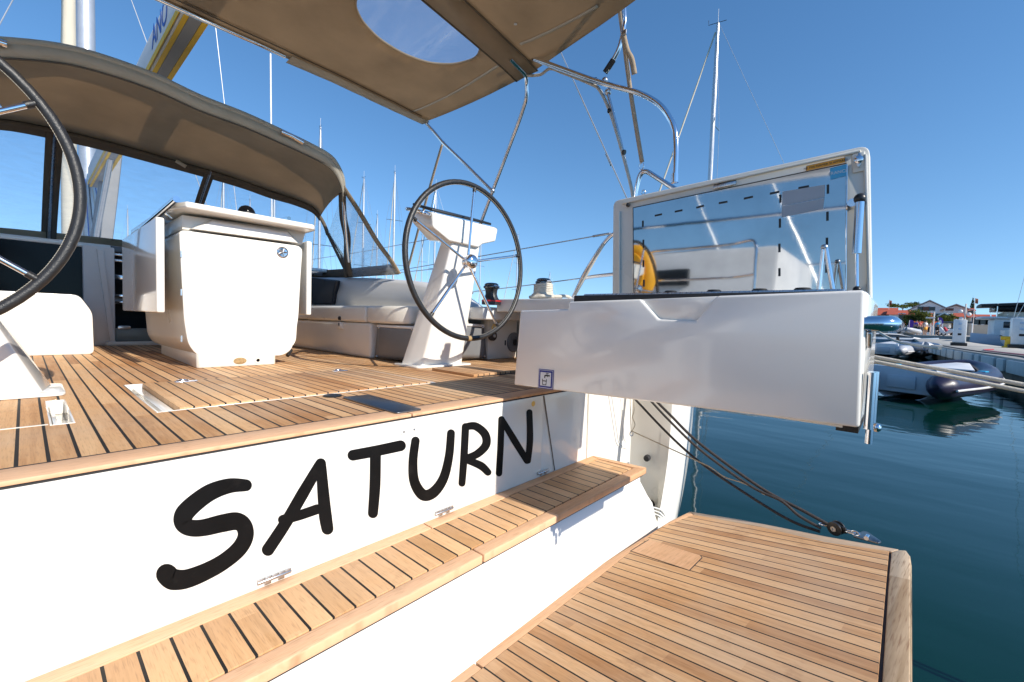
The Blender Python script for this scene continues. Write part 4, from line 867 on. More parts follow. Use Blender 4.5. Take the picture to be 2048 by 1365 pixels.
# =================================================================== sprayhood
sph = thing('sprayhood', 'taupe canvas sprayhood with clear vinyl windows over the companionway', 'sprayhood', (XC, 4.0, 1.6))
aft = [Y(q, 3.2) for q in ((0, 84), (120, 96), (210, 119), (310, 155), (400, 197), (490, 232), (560, 264), (615, 290), (655, 312))]
aft += [V((1.565, 3.21, 2.265)), V((1.625, 3.24, 2.19)), V((1.655, 3.28, 2.10))]
mid = [Y(q, 4.2) for q in ((0, 238), (110, 258), (230, 287), (330, 315), (420, 341), (490, 363), (545, 384), (590, 398), (625, 414))]
mid += [V((1.90, 4.2, 2.09)), V((1.945, 4.2, 2.02)), V((1.975, 4.2, 1.94))]
mirp = lambda pts: [V((2*XC-p_.x, p_.y, p_.z)) for p_ in pts]
fulla = mirp(aft)[::-1][:-3]+aft if 0 else None
def both(pts):  # the measured part of the arch plus its port end
    return cr([V((2*XC-p_.x, p_.y, p_.z)) for p_ in pts if p_.x > 1.45][::-1]+pts, 4)
A_, B_ = both(aft), both(mid); n = len(A_)
rows = []
for j in range(9):
    t = j/8; rows.append([a_.lerp(b_, t)+V((0, 0, .03*math.sin(math.pi*t) + .006*noise.noise(V((i*.3, j*.8, 3))))) for i, (a_, b_) in enumerate(zip(A_, B_))])
roof = MB().grid(rows).build('roof', M['canvas'], sph, smooth=70, thick=.004)
hem = [p_ for p_ in A_]
MB().tube([p_+V((0, -.012, .0)) for p_ in hem], .018, 10).build('aft_hem', M['canvaslight'], roof, smooth=70)
MB().grid([[p_+V((0, -.025, -.005)) for p_ in hem], [p_+V((0, .0, -.075)) for p_ in hem]]).build('aft_valance', M['canvaslight'], roof, smooth=70, thick=.003)
MB().tube([p_+V((0, -.002, -.076)) for p_ in hem], .005, 6).build('valance_seam', M['canvasdark'], roof, smooth=70)
MB().tube([p_+V((0, .0, -.015)) for p_ in B_], .017, 10).build('middle_bow', M['canvasdark'], sph, smooth=70)
for q0, q1 in (((562, 264), (606, 286)), ((-14, 86), (14, 90))):
    a_, b_ = Y(q0, 3.165), Y(q1, 3.165); MB().tube([a_, a_.lerp(b_, .5)+V((0, 0, .006)), b_], .0165, 12).build('bow_tube', M['chrome'], sph, smooth=70)
# front window sheet from the middle bow down to the coachroof
base = []
for i, p_ in enumerate(B_):
    u = (p_.x-XC)/(1.975-XC); base.append(V((XC+u*1.36, 5.15-.75*abs(u)**3, 1.655-.10*abs(u)**2)))
rows = [[a_.lerp(b_, t)+V((0, .02*math.sin(math.pi*t), .025*math.sin(math.pi*t))) for a_, b_ in zip(B_, base)] for t in [k/8 for k in range(9)]]
wn_ = MB().grid([[p_+V((0, .004, -.012)) for p_ in r_] for r_ in rows]).build('front_window', M['vinyl'], sph, smooth=70)
def wband(t0, t1, i0, i1, nm, mat=None, o=-.006):
    g_ = [[(B_[i].lerp(base[i], t))+V((0, .02*math.sin(math.pi*t)+o, .025*math.sin(math.pi*t)-.012)) for i in range(i0, i1+1)] for t in [t0+(t1-t0)*k/8 for k in range(9)]]
    return MB().grid(g_).build(nm, mat or M['canvasdark'], wn_, smooth=70, thick=.003)
wband(.87, 1.0, 0, n-1, 'lower_band', M['canvas']); wband(0, .07, 0, n-1, 'upper_band')
def near_i(px): 
    x_ = Y((px, 300), 4.3).x; return min(range(n), key=lambda i: abs(B_[i].x-x_))
for px in (97, 412):
    i = near_i(px); g_ = []
    for t in [k/10 for k in range(11)]:
        c = B_[i].lerp(base[i], t)+V((0, .02*math.sin(math.pi*t)-.010, .025*math.sin(math.pi*t)-.012)); w2 = .042 if px == 97 else .034
        g_.append([c-V((w2, 0, 0)), c+V((w2, 0, 0))])
    MB().grid(g_).build('window_seam', M['canvasdark'], wn_, thick=.004)
    MB().tube([(r_[0]+r_[1])/2+V((0, -.012, 0)) for r_ in g_], .009, 8).build('zip', M['steel'], wn_)
# sides: clear triangles with dark bindings
for s in (0, 1):
    mx = (lambda p_: V((2*XC-p_.x, p_.y, p_.z))) if s else (lambda p_: p_)
    a0, a1 = A_[-1 if not s else 0], V((2.00, 3.80, 1.50)); m0 = B_[-1 if not s else 0]; m1 = V((2.06, 3.93, 1.51)); k1 = V((2.00, 3.02, 1.49))
    if s: a1, m1, k1 = mx(a1), mx(m1), mx(k1)
    fwd = [[m0.lerp(m1, t), m0.lerp(m1, t).lerp(a0.lerp(a1, t), .5), a0.lerp(a1, t)] for t in [k/8 for k in range(9)]]
    MB().grid(fwd).build('side_window', M['vinylside'], sph, smooth=70)
    at_ = A_[-3 if not s else 2]
    aft_ = [[a0.lerp(a1, t), a0.lerp(a1, t).lerp(at_.lerp(k1, t), .5), at_.lerp(k1, t)] for t in [k/8 for k in range(9)]]
    MB().grid(aft_).build('side_window', M['vinylside'], sph, smooth=70)
    def bind(pts, w_, nm, mat='canvasdark'):
        pts = cr(pts, 8); MB().grid([[p_-V((0, w_, 0)), p_+V((0, w_, 0))] for p_ in pts]).build(nm, M[mat], sph, smooth=70, thick=.006)
    wob = (.0, .02, -.015, .02, .0) if not s else (0,)*5
    bind([a0.lerp(a1, t)+V((.004*(1 if not s else -1)*0-.004, wob[int(t*4)], 0)) for t in (0, .25, .5, .75, 1)], .055, 'side_binding')
    bind([m0.lerp(m1, t) for t in (0, .5, 1)], .035, 'side_binding')
    bind([at_.lerp(k1, t)+V((0, .0, .012*math.sin(t*9))) for t in (0, .3, .6, .85, 1)], .03, 'side_binding', 'canvas')
    fw_ = mx(V((2.12, 5.1, 1.55)))
    bx_ = MB().grid([[fw_.lerp(m1, t), fw_.lerp(m1, t)+V((.004, 0, .085))] for t in (0, .5, .98)]+[[m1.lerp(k1, t), m1.lerp(k1, t)+V((.004, 0, .085 if t < .85 else .085*(1-t)/.15+.01))] for t in [k/12 for k in range(13)]]).build('side_band', M['canvasdark'], sph, thick=.005)
    tubeobj('bow_leg', [a0+V((0, 0, .05)), a0.lerp(a1, .3)+V((-.03*(1-2*s), -.05, 0)), a0.lerp(a1, .8)+V((-.03*(1-2*s), -.06, -.0))], .0125, M['chrome'], sph, 12)
    tubeobj('bow_leg', [m0, m0.lerp(m1, .5)+V((-.02*(1-2*s), -.1, 0)), a1+V((-.03*(1-2*s), .02, .0))], .0125, M['canvasdark'], sph, 12)
c = Y((352, 322), 4.16); MB().tube([c, c+V((.06, -.01, -.03))], .014, 8).build('window_toggle', M['canvaslight'], sph)

# =================================================================== rails and lifelines of the yacht
rl = 2.25
sr = tubeobj('stern_rail', fillet([X((1262, 470), rl), X((1270, 388), rl), X((1283, 336), rl), X((1350, 379), rl), X((1500, 470), rl+.05), X((1560, 560), rl+.08), X((1560, 700), rl+.1)], .07, 6), .0135, M['chrome'], yacht, 12)
MB().tube(ring(X((1287, 385), rl-.03), V((0, 1, 0)), V((0, 0, 1)), .010, .012), .0022, 6).build('rail_ring', M['steel'], sr)
tubeobj('pushpit', fillet([X((1146, 596), 2.35), X((1168, 548), 2.35), X((1205, 490), 2.35), X((1222, 470), 2.35), X((1262, 460), 2.33)], .06), .0125, M['chrome'], yacht, 12)
pcon = [X(q, 2.34) for q in ((1150, 592), (1172, 545), (1207, 490))]; pc2 = []
for i in range(41): pc2.append(pcon[0].lerp(pcon[2], i/40)+V((0, 0, .006)))
MB().tube(pc2, [.0085+(.0013 if k % 2 else 0) for k in range(41)], 9).build('cable_conduit', M['rope'], yacht, smooth=70)
tubeobj('pushpit', [X((1165, 557), 2.35), X((1190, 553), 2.35), X((1262, 545), 2.34)], .011, M['chrome'], yacht, 12)
lf = [((1222, 467), (1040, 499), (800, 541)), ((1170, 556), (1040, 573), (880, 592))]
for q in lf: tubeobj('lifeline', [X(q[0], 2.35), X(q[1], 2.42), X(q[2], 2.5)], .0035, M['wire'], yacht, 6)
tubeobj('turnbuckle', [X((1220, 467.5), 2.35), X((1186, 473), 2.37)], .007, M['steel'], yacht, 8)
for y in (4.6, 6.6, 8.4):
    for s in (0, 1):
        x_ = 2.58 if y < 7 else 2.4; x_ = 2*XC-x_ if s else x_; tubeobj('stanchion', [(x_, y, 1.26), (x_, y, 1.92)], .0125, M['chrome'], yacht)
for h in (1.88, 1.6):
    tubeobj('lifeline', [(2.5, 3.0, h), (2.58, 4.6, h), (2.56, 6.6, h), (2.4, 8.4, h)], .0035, M['wire'], yacht, 6)
    tubeobj('lifeline', [(2*XC-2.3, 1.2, h), (2*XC-2.58, 4.6, h), (2*XC-2.58, 6.6, h), (2*XC-2.4, 8.4, h)], .0035, M['wire'], yacht, 6)
px_ = 2*XC-2.28
tubeobj('pushpit', fillet([V((px_+.2, .95, 1.27)), V((px_+.2, .95, 1.9)), V((px_, 1.2, 1.9)), V((px_, 2.0, 1.9)), V((px_-.1, 2.3, 1.27))], .1), .0125, M['chrome'], yacht, 12)
tubeobj('pushpit', fillet([V((px_+.2, .95, 1.6)), V((px_, 1.2, 1.6)), V((px_, 2.0, 1.6))], .1), .0115, M['chrome'], yacht, 12)
tubeobj('backstay', [X((1255, 400), 2.45), V((.63, 8.45, 17.4))], .0042, M['wire'], yacht, 6)
tubeobj('backstay_fitting', [X((1212, 309), 2.52), X((1222, 331), 2.51)], .0075, M['steel'], yacht, 8)
tubeobj('radio_aerial', [Y((545, 600), 6.5), Y((541, 108), 6.5)], .011, M['signwhite'], yacht, 6)

# =================================================================== winches, rope, bags, cushion
def winch(p_, label, rope):
    p_ = V(p_); wv = thing('winch', label, 'winch', tuple(p_), 'winches on the starboard coaming')
    MB().lathe(p_, (0, 0, 1), [(.062, 0), (.062, .028), (.058, .032)], 26).build('base', M['black'], wv)
    MB().lathe(p_, (0, 0, 1), [(.0628, .020), (.0632, .024), (.0628, .029)], 26).build('red_band', M['red'], wv)
    MB().lathe(p_, (0, 0, 1), [(.056, .031), (.044, .05), (.038, .07), (.040, .095), (.046, .108)], 28).build('drum', M['leather'], wv)
    MB().lathe(p_, (0, 0, 1), [(.050, .108), (.054, .113), (.054, .120), (.046, .126), (.047, .130), (.047, .134), (.036, .142), (.012, .145)], 28).build('top', M['darkchrome'], wv)
    MB().tube([p_+V((.02, -.052, .118)), p_+V((-.01, -.062, .124)), p_+V((-.03, -.05, .122))], .004, 8).build('feeder_arm', M['chrome'], wv)
    return wv
w1 = X((982, 607), 2.06); w1.z = 1.25; winch(w1, 'black drum winch with a thin red band, bare of rope', 0)
w2 = X((1086, 594), 2.27); w2.z = 1.289; winch(w2, 'winch wound with thick pale rope beside the raised locker lid', 1)
w3 = X((931, 607), 2.06); w3.z = 1.22; winch(w3, 'winch with a red band half hidden behind the starboard pedestal', 0)
coil = thing('coiled_rope', 'thick cream rope wrapped round a winch and heaped at its foot', 'rope', tuple(w2)); rnd = random.Random(4)
pts = []
for i in range(15*7):
    a = i*2*math.pi/15; h = i/(15*7); r_ = .056+.007*math.sin(i*1.7)*.4+(.03*(1-h/.3) if h < .3 else 0); pts.append(w2+V((r_*math.cos(a), r_*math.sin(a), .016+.088*h+.003*math.sin(i*.9))))
MB().tube(cr(pts, 2), .0100, 9).build('wraps', M['rope'], coil, smooth=60)
lp_ = []
for i in range(64):
    a = i*.29; r_ = .075+.022*math.sin(i*.37)+.014*rnd.random(); lp_.append(w2+V((.02+r_*1.15*math.cos(a), r_*math.sin(a), .010+.012*(i % 21)/21+.006*rnd.random())))
lp_ += [w2+V((.06, -.09, .03)), w2+V((.12, -.12, .028)), w2+V((.16, -.10, .008)), w2+V((.24, .1, .006))]
MB().tube(cr(lp_, 3), .0105, 9).build('slack_coils', M['rope'], coil, smooth=60)
# grey bags under the seat edge
def bag(name, q4, label, depth):
    o = thing(name, label, 'bag', tuple(q4[3]), 'grey bags hung below the seat')
    rows = []
    for j in range(9):
        v = j/8; l_, r_ = q4[0].lerp(q4[3], v), q4[1].lerp(q4[2], v)
        rows.append([l_.lerp(r_, i/10)+depth*(.25+.75*math.sin(math.pi*min(1, max(0, i/10)))*math.sin(math.pi*(.12+.76*v)))*(1+.12*noise.noise(V((i*.6, j*.6, 5)))) for i in range(11)])
    MB().grid(rows).build('pouch', M['greyfab'], o, smooth=70, thick=.01)
    MB().tube([q4[0]+depth*.3, q4[0].lerp(q4[1], .5)+depth*.8, q4[1]+depth*.3], .009, 8).build('top_hem', M['signwhite'], o)
    sn = MB()
    for k, u in ((0, .06), (3, .06), (1, .05), (2, .05)):
        c_ = (q4[k].lerp(q4[(k+2) % 4], u))+depth*.55; sn.sphere(c_, .008, 8, 6)
    sn.build('snap', M['steel'], o)
    return o
b4 = [X((758, 652), 1.535), X((833, 656), 1.545), X((836, 722), 1.56), X((753, 716), 1.545)]
bag('storage_bag', b4, 'dark grey bag in shade beside the starboard pedestal, hung under the seat edge', V((-.03, -.006, 0)))
b5 = [Y((886, 648), 2.16), Y((966, 652), 2.16), Y((970, 716), 2.16), Y((884, 716), 2.16)]
bag('storage_bag', b5, 'light grey sunlit bag behind the wheel, below the locker lid', V((0, -.028, 0)))
hk = thing('hanging_pulley', 'brown pulley hanging from a brass hook behind the lower wheel rim', 'pulley', tuple(Y((985, 660), 2.12)))
c = Y((985, 672), 2.12); disc(c, V((0, 1, 0)), .035, .03, 20).build('pulley_body', M['ropeblack'], hk); disc(c+V((0, -.018, 0)), V((0, 1, 0)), .012, .012, 14).build('axle', M['steel'], hk)
MB().tube(fillet([c+V((0, -.005, .03)), c+V((-.012, -.005, .06)), c+V((.012, -.005, .085)), c+V((.02, -.005, .06))], .01), .005, 8).build('hook', M['yellowdot'], hk)
cu = thing('backrest_cushion', 'dark navy backrest cushion against the starboard coaming', 'cushion', tuple(X((640, 610), 1.9)))
qs = [X(q, 1.90) for q in ((606, 553), (672, 561), (666, 585), (664, 609), (600, 609))]
MB().prism(qs, (.05, 0, 0)).build('cushion_body', M['navy'], cu, bevel=.014, seg=3)
# port lifebuoy (seen in the lid's mirror)
lb = thing('horseshoe_lifebuoy', 'yellow horseshoe lifebuoy on the port stern rail, mirrored in the raised lid', 'lifebuoy', (px_, 1.75, 1.45))
pts = [V((px_+.08, 2.10+.15*math.sin(a), 1.66-.20*math.cos(a)*1.15)) for a in [R(35+290*k/24) for k in range(25)]]
fl = MB().tube(pts, [.06]+[.085]*23+[.06], 14).build('float', M['buoy'], lb, smooth=70)
MB().prism([V((px_+.168, 2.10+.16*math.sin(a), 1.66-.22*math.cos(a))) for a in [2*math.pi*k/20 for k in range(20)]], (.04, 0, 0)).build('cover_flap', M['buoy'], lb, bevel=.01)
MB().box((px_+.02, 1.95, 1.35), (px_+.04, 2.25, 1.40)).build('holder', M['chrome'], lb)
# =================================================================== setting
wt = MB().add([(-1500, -1500, 0), (2500, -1500, 0), (2500, 2500, 0), (-1500, 2500, 0)], [(0, 1, 2, 3)]).build('water', M['water'], None, smooth=0); struct(wt)
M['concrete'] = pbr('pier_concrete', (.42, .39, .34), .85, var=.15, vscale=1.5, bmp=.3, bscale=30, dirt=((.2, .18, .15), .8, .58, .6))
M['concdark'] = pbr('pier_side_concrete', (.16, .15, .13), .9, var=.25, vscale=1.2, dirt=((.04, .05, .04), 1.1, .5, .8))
M['fenderb'] = pbr('pale_fender_board', (.50, .53, .53), .7, var=.12, vscale=2, dirt=((.25, .25, .22), 2.5, .6, .6))
M['asphalt'] = pbr('quay_paving', (.36, .33, .29), .9, var=.1, vscale=.3)
M['wallw'] = pbr('house_render', (.92, .87, .83), .9, var=.06, vscale=.4)
M['wallg'] = pbr('house_render_grey', (.68, .61, .56), .9, var=.06, vscale=.4)
M['walls'] = pbr('house_render_sand', (.60, .50, .38), .9, var=.06, vscale=.4)
M['rooft'] = pbr('terracotta_tiles', (.42, .075, .025), .8, var=.22, vscale=1.2)
M['roofg'] = pbr('grey_tiles', (.46, .39, .36), .85, var=.12, vscale=1)
M['glass'] = pbr('window_glass', (.03, .035, .04), .1)
M['shutter'] = pbr('brown_shutter', (.16, .06, .035), .6)
M['bluehull'] = pbr('pale_blue_gelcoat', (.45, .55, .68), .25, var=.04, vscale=.6, coat=.3)
M['purple'] = pbr('purple_banner', (.10, .04, .33), .7)
M['tubenavy'] = pbr('navy_inflatable_tube', (.022, .02, .045), .35, var=.15, vscale=3)
M['tubegrey'] = pbr('grey_inflatable_tube', (.42, .44, .48), .4, var=.08)
M['grp'] = pbr('tender_grp', (.50, .53, .58), .35, var=.05)
M['cyan'] = pbr('cyan_patch', (.03, .38, .62), .5)
M['bark'] = pbr('bark', (.12, .08, .05), .9)
def leafmat(nm, a_, b_):
    m, nt = nmat(nm); co = coords(nt); c = ramp(nt, noise_(nt, co, .8, 3), [(.35, a_), (.65, b_)])
    d = nt.nodes.new('ShaderNodeBsdfDiffuse'); nt.links.new(c, d.inputs[0]); t = nt.nodes.new('ShaderNodeBsdfTranslucent'); nt.links.new(c, t.inputs[0])
    x = nt.nodes.new('ShaderNodeMixShader'); x.inputs[0].default_value = .3; nt.links.new(d.outputs[0], x.inputs[1]); nt.links.new(t.outputs[0], x.inputs[2]); out(nt, x.outputs[0]); return m
M['leafa'] = leafmat('olive_leaves', (.07, .085, .022), (.15, .17, .05)); M['leafb'] = leafmat('dark_leaves', (.02, .04, .014), (.05, .08, .03))

# pier
pe = [V((7.5, -2.62, 0)), V((14.1, -1.98, 0)), V((20, -1.48, 0)), V((26, -1.02, 0)), V((36, -.80, 0)), V((63, -.9, 0))]
W_ = 2.6
top = [V((p_.x, p_.y, .65)) for p_ in pe]; far = [V((p_.x, p_.y-W_, .65)) for p_ in pe]
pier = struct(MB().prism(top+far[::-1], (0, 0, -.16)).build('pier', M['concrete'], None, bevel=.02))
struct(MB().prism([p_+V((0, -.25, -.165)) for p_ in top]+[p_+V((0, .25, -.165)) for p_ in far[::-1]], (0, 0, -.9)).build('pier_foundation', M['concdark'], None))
# fender boards along the pier edge
def edge_at(x):
    for a_, b_ in zip(pe, pe[1:]):
        if a_.x <= x <= b_.x: t = (x-a_.x)/(b_.x-a_.x); return a_.lerp(b_, t), (b_-a_).normalized()
fb0 = None; x = 10.6; i = 0
for wd in (1.3, 1.35, 1.3, .55, 1.2, .5, 1.15, 1.1, 1.05, .9, .8, .7, .7, .8, .8):
    c, t = edge_at(x+wd/2); f_ = MB().prism(fillet_closed([V((-wd/2, .0, .31)), V((wd/2, .0, .31)), V((wd/2, .0, .60)), V((-wd/2, .0, .60))], .03), (0, .07, 0)).build('fender_board', M['fenderb'], None, bevel=.015)
    f_.location = (c.x, c.y+.004, 0); f_.rotation_euler = (0, 0, math.atan2(t.y, t.x))
    names = ['nearest to the picture edge', 'second from the picture edge', 'third from the picture edge']
    ords = ('first', 'second', 'third', 'fourth', 'fifth', 'sixth', 'seventh', 'eighth', 'ninth', 'tenth', 'eleventh', 'twelfth', 'thirteenth', 'fourteenth', 'fifteenth')
    tag(f_, 'pale fender board on the pier edge, %s from the near end of the pier' % ords[i], 'fender board', 'fender boards along the pier'); x += wd+.26; i += 1
for nm, z_, mat, lab in (('pier_cable', .665, 'ropeblack', 'dark cable lying along the pier edge'), ('pier_hose', .665, 'red', 'thin red hose lying across the pier')):
    if nm == 'pier_cable': pts = cr([edge_at(x_)[0]+V((0, -.12-.25*math.sin(x_*.9)**2, z_)) for x_ in (8, 10, 12, 14, 16, 18, 21, 25)], 6)
    else: pts = cr([V((12.5, -3.2, z_)), V((14.5, -3.0, z_)), V((17, -2.5, z_)), V((20.5, -2.0, z_)), V((22.5, -2.4, z_))], 6)
    o = MB().tube(pts, .018 if mat != 'red' else .022, 6).build(nm, M[mat], None); tag(o, lab, 'cable')
sh = MB().prism([V((62, -170, 0)), V((62, 260, 0)), V((420, 260, 0)), V((420, -170, 0))], (0, 0, .95)).build('quay', M['asphalt'], None); struct(sh)
# service posts on the pier
def service_post(p_, h, wd, label):
    o = thing('service_post', label, 'service post', tuple(p_), 'service posts on the pier')
    MB().box((p_.x-wd*.45, p_.y-wd/2, p_.z+.12*h), (p_.x+wd*.45, p_.y+wd/2, p_.z+h)).build('cabinet', M['signwhite'], o, bevel=.03)
    MB().box((p_.x-wd*.6, p_.y-wd*.62, p_.z), (p_.x+wd*.6, p_.y+wd*.62, p_.z+.12*h)).build('base', M['dark'], o, bevel=.02)
    for k in range(3): MB().box((p_.x-wd*.47, p_.y-wd*.12, p_.z+h*(.40+.2*k)), (p_.x-wd*.44, p_.y+wd*.16, p_.z+h*(.48+.2*k))).build('socket_cover', M['bluehull'] if k else M['dark'], o, bevel=.01)
    return o
a = Z((1917, 692), .65); service_post(a, 1.15, .40, 'white service post with sockets on a dark base, standing mid pier')
a = Z((2040, 697), .65); service_post(a, 1.25, .60, 'larger grey white service post cut by the picture edge')
a = Z((2017, 696), .65); o = thing('mooring_bollard', 'bright yellow mooring bollard beside the service post', 'bollard', tuple(a))
MB().lathe(a, (0, 0, 1), [(.20, 0), (.20, .05), (.13, .07), (.12, .38)], 16).build('post', M['yellow'], o); MB().tube([a+V((0, -.24, .40)), a+V((0, .24, .40))], .085, 12).build('cross_bar', M['yellow'], o)

# ---- inflatable tenders
def tender(name, label, tube_m, hull_m, patch):
    o = thing(name, label, 'dinghy', (0, 0, 0), 'inflatable tenders')
    for s in (-1, 1):
        pts = cr([(-.45, s*.62, .30), (.0, s*.62, .30), (1.0, s*.63, .31), (1.9, s*.56, .34), (2.55, s*.32, .42), (2.82, 0, .47)], 6); n = len(pts)
        rad = [min(.205, .05+.155*min(1, i/4)) if i < 5 else .205-.03*i/n for i in range(n)]
        t_ = MB().tube(pts, rad, 16).build('tube', tube_m, o, smooth=70)
        MB().tube([p_+V((0, s*.205, -.03)) for p_ in pts[3:-6]], .018, 6).build('rub_strake', M['signwhite'], t_)
        MB().tube(pts[0:4], [r_+.004 for r_ in rad[0:4]], 16).build('end_cone', patch, t_, smooth=70)
    MB().box((.05, -.46, .10), (.12, .46, .55)).build('transom', hull_m, o, bevel=.02)
    MB().box((.02, -.2, .18), (.05, .2, .40)).build('transom_pad', M['grp'], o, bevel=.006)
    rows = []
    for x_, hw, zk in ((.08, .52, -.05), (1.0, .52, -.05), (1.9, .44, .0), (2.5, .2, .15), (2.75, .03, .33)):
        rows.append([V((x_, -hw, .2)), V((x_, -hw*.5, zk+.06)), V((x_, 0, zk)), V((x_, hw*.5, zk+.06)), V((x_, hw, .2))])
    MB().grid(rows).build('hull', hull_m, o, smooth=50, thick=.01)
    MB().box((.12, -.45, .17), (2.0, .45, .20)).build('floor', M['grp'], o)
    MB().box((.95, -.55, .42), (1.25, .55, .46)).build('thwart', M['signwhite'], o, bevel=.01)
    dc = MB().prism([V((1.75, -.42, .47)), V((2.6, -.1, .55)), V((2.6, .1, .55)), V((1.75, .42, .47))], (0, 0, .03)).build('bow_locker', M['signwhite'], o, bevel=.01)
    for s in (-1, 1):
        for x_ in (.55, 1.35): MB().box((x_, s*.62-.05, .495), (x_+.16, s*.62+.05, .515)).build('grab_patch', M['cyan'], o, bevel=.006)
    return o
td = tender('inflatable_tender', 'navy and white inflatable tender moored by the near end of the pier', M['tubenavy'], M['grp'], M['tubenavy'])
td.location = (10.2, -.02, 0); td.rotation_euler = (0, 0, R(-21))
t2 = tender('inflatable_tender', 'white inflatable tender with its stern towards us beyond the navy one', M['tubegrey'], M['signwhite'], M['tubegrey'])
t2.location = (26.5, .62, 0); t2.rotation_euler = (0, 0, R(-12)); t2.scale = (1.15,)*3
dup(t2, (30.5, -.45, 0), R(186), 'grey inflatable tender with its bow towards us beside the pier', 1.2)
dup(t2, (66, -.6, .95), R(175), 'grey inflatable boat standing ashore at the root of the pier', 1.25)

# ---- motor boats
def motorboat(label, L, hullm, canopy, fly):
    o = thing('motor_boat', label, 'motor boat', (0, 0, 0), 'motor boats in the marina'); B_ = L*.16; rows = []
    for t, w_, h in ((0, .92, .62), (.3, 1, .62), (.6, .9, .70), (.85, .5, .82), (1, .03, .92)):
        rows.append([V((t*L, s*B_*w_*k, z_*L*.14)) for s, k, z_ in ((-1, 1, h), (-1, .98, h*.6), (-1, .75, .1), (-1, .2, -.2), (1, .2, -.2), (1, .75, .1), (1, .98, h*.6), (1, 1, h))])
    MB().loft(rows).build('hull', hullm, o, smooth=50)
    MB().loft([[V((t*L, s*B_*w_*1.012, z_*L*.14)) for s, z_ in ((-1, h*.72), (-1, h*.80), (1, h*.80), (1, h*.72))] for t, w_, h in ((0.01, .92, .62), (.3, 1, .62), (.6, .9, .70), (.85, .5, .82))]).build('hull_stripe', M['smoke'], o)
    cab = []
    for t, w_, z1 in ((.12, .78, .9), (.30, .80, 1.25), (.50, .72, 1.22), (.72, .5, .9), (.80, .3, .80)):
        cab.append([V((t*L, s*B_*w_*k, z_*L*.14)) for s, k, z_ in ((-1, 1, .6), (-1, .85, z1), (1, .85, z1), (1, 1, .6))])
    MB().loft(cab).build('cabin', M['signwhite'], o, bevel=.05)
    MB().loft([[V((t*L, s*B_*w_*k, z_*L*.14)) for s, k, z_ in ((-1, 1, .85), (-1, .92, z1), (1, .92, z1), (1, 1, .85))] for t, w_, z1 in ((.2, .795, 1.08), (.32, .80, 1.15), (.52, .715, 1.13), (.70, .50, .93))]).build('windscreen', M['glass'], o)
    if fly:
        H_ = L*.14
        MB().box((.06*L, -B_*.82, H_*.6), (.58*L, B_*.82, H_*1.32)).build('saloon', M['signwhite'], o, bevel=.08); MB().box((.10*L, -B_*.835, H_*.92), (.585*L, B_*.835, H_*1.2)).build('saloon_window', M['glass'], o, bevel=.03)
        MB().box((.0*L, -B_*.9, H_*1.32), (.62*L, B_*.9, H_*1.42)).build('flybridge', M['signwhite'], o, bevel=.06); MB().box((.10*L, -B_*.8, H_*1.42), (.55*L, B_*.8, H_*1.62)).build('flybridge_coaming', M['walls'], o, bevel=.06)
        MB().box((.06*L, -B_*.78, H_*1.66), (.46*L, B_*.78, H_*1.90)).build('enclosure', M['smoke'], o, bevel=.05)
        for x_ in (.07, .45):
            for s in (-1, 1): MB().tube([V((x_*L, s*B_*.79, H_*1.4)), V((x_*L, s*B_*.79, H_*2.0))], .04, 6).build('canopy_post', M['chrome'], o)
        MB().loft([[V((x_*L, s*B_*.86, H_*z_)) for s, z_ in ((-1, a_), (-1, a_+.10), (-.5, a_+.15), (.5, a_+.15), (1, a_+.10), (1, a_))] for x_, a_ in ((.0, 1.86), (.2, 1.93), (.4, 1.92), (.52, 1.84))]).build('canopy', canopy, o, bevel=.03)
    for x_ in (.2, .5): MB().tube([V((x_*L, -B_*1.1, .25)), V((x_*L, -B_*1.1, .75))], .12, 10).build('fender', M['rubber'], o); MB().tube([V((x_*L, B_*1.1, .25)), V((x_*L, B_*1.1, .75))], .12, 10).build('fender', M['rubber'], o)
    return o
mb1 = motorboat('white motor boat with a low cabin lying left of the pier, bow to the right', 6.0, M['bluehull'], M['dark'], False)
mb1.location = (54, 3.4, 0); mb1.rotation_euler = (0, 0, R(-80))
mb2 = motorboat('pale blue motor boat with dark hull stripe moored behind the pier', 7.5, M['bluehull'], M['dark'], False); mb2.scale = (1.35,)*3; mb2.location = (48, -14.0, 0); mb2.rotation_euler = (0, 0, R(90))
mb3 = motorboat('motor yacht with a black flybridge canopy beyond the pier', 12, M['signwhite'], M['dark'], True); mb3.location = (60.5, -5.3, 0); mb3.rotation_euler = (0, 0, R(-90)); mb3.scale = (1.2,)*3

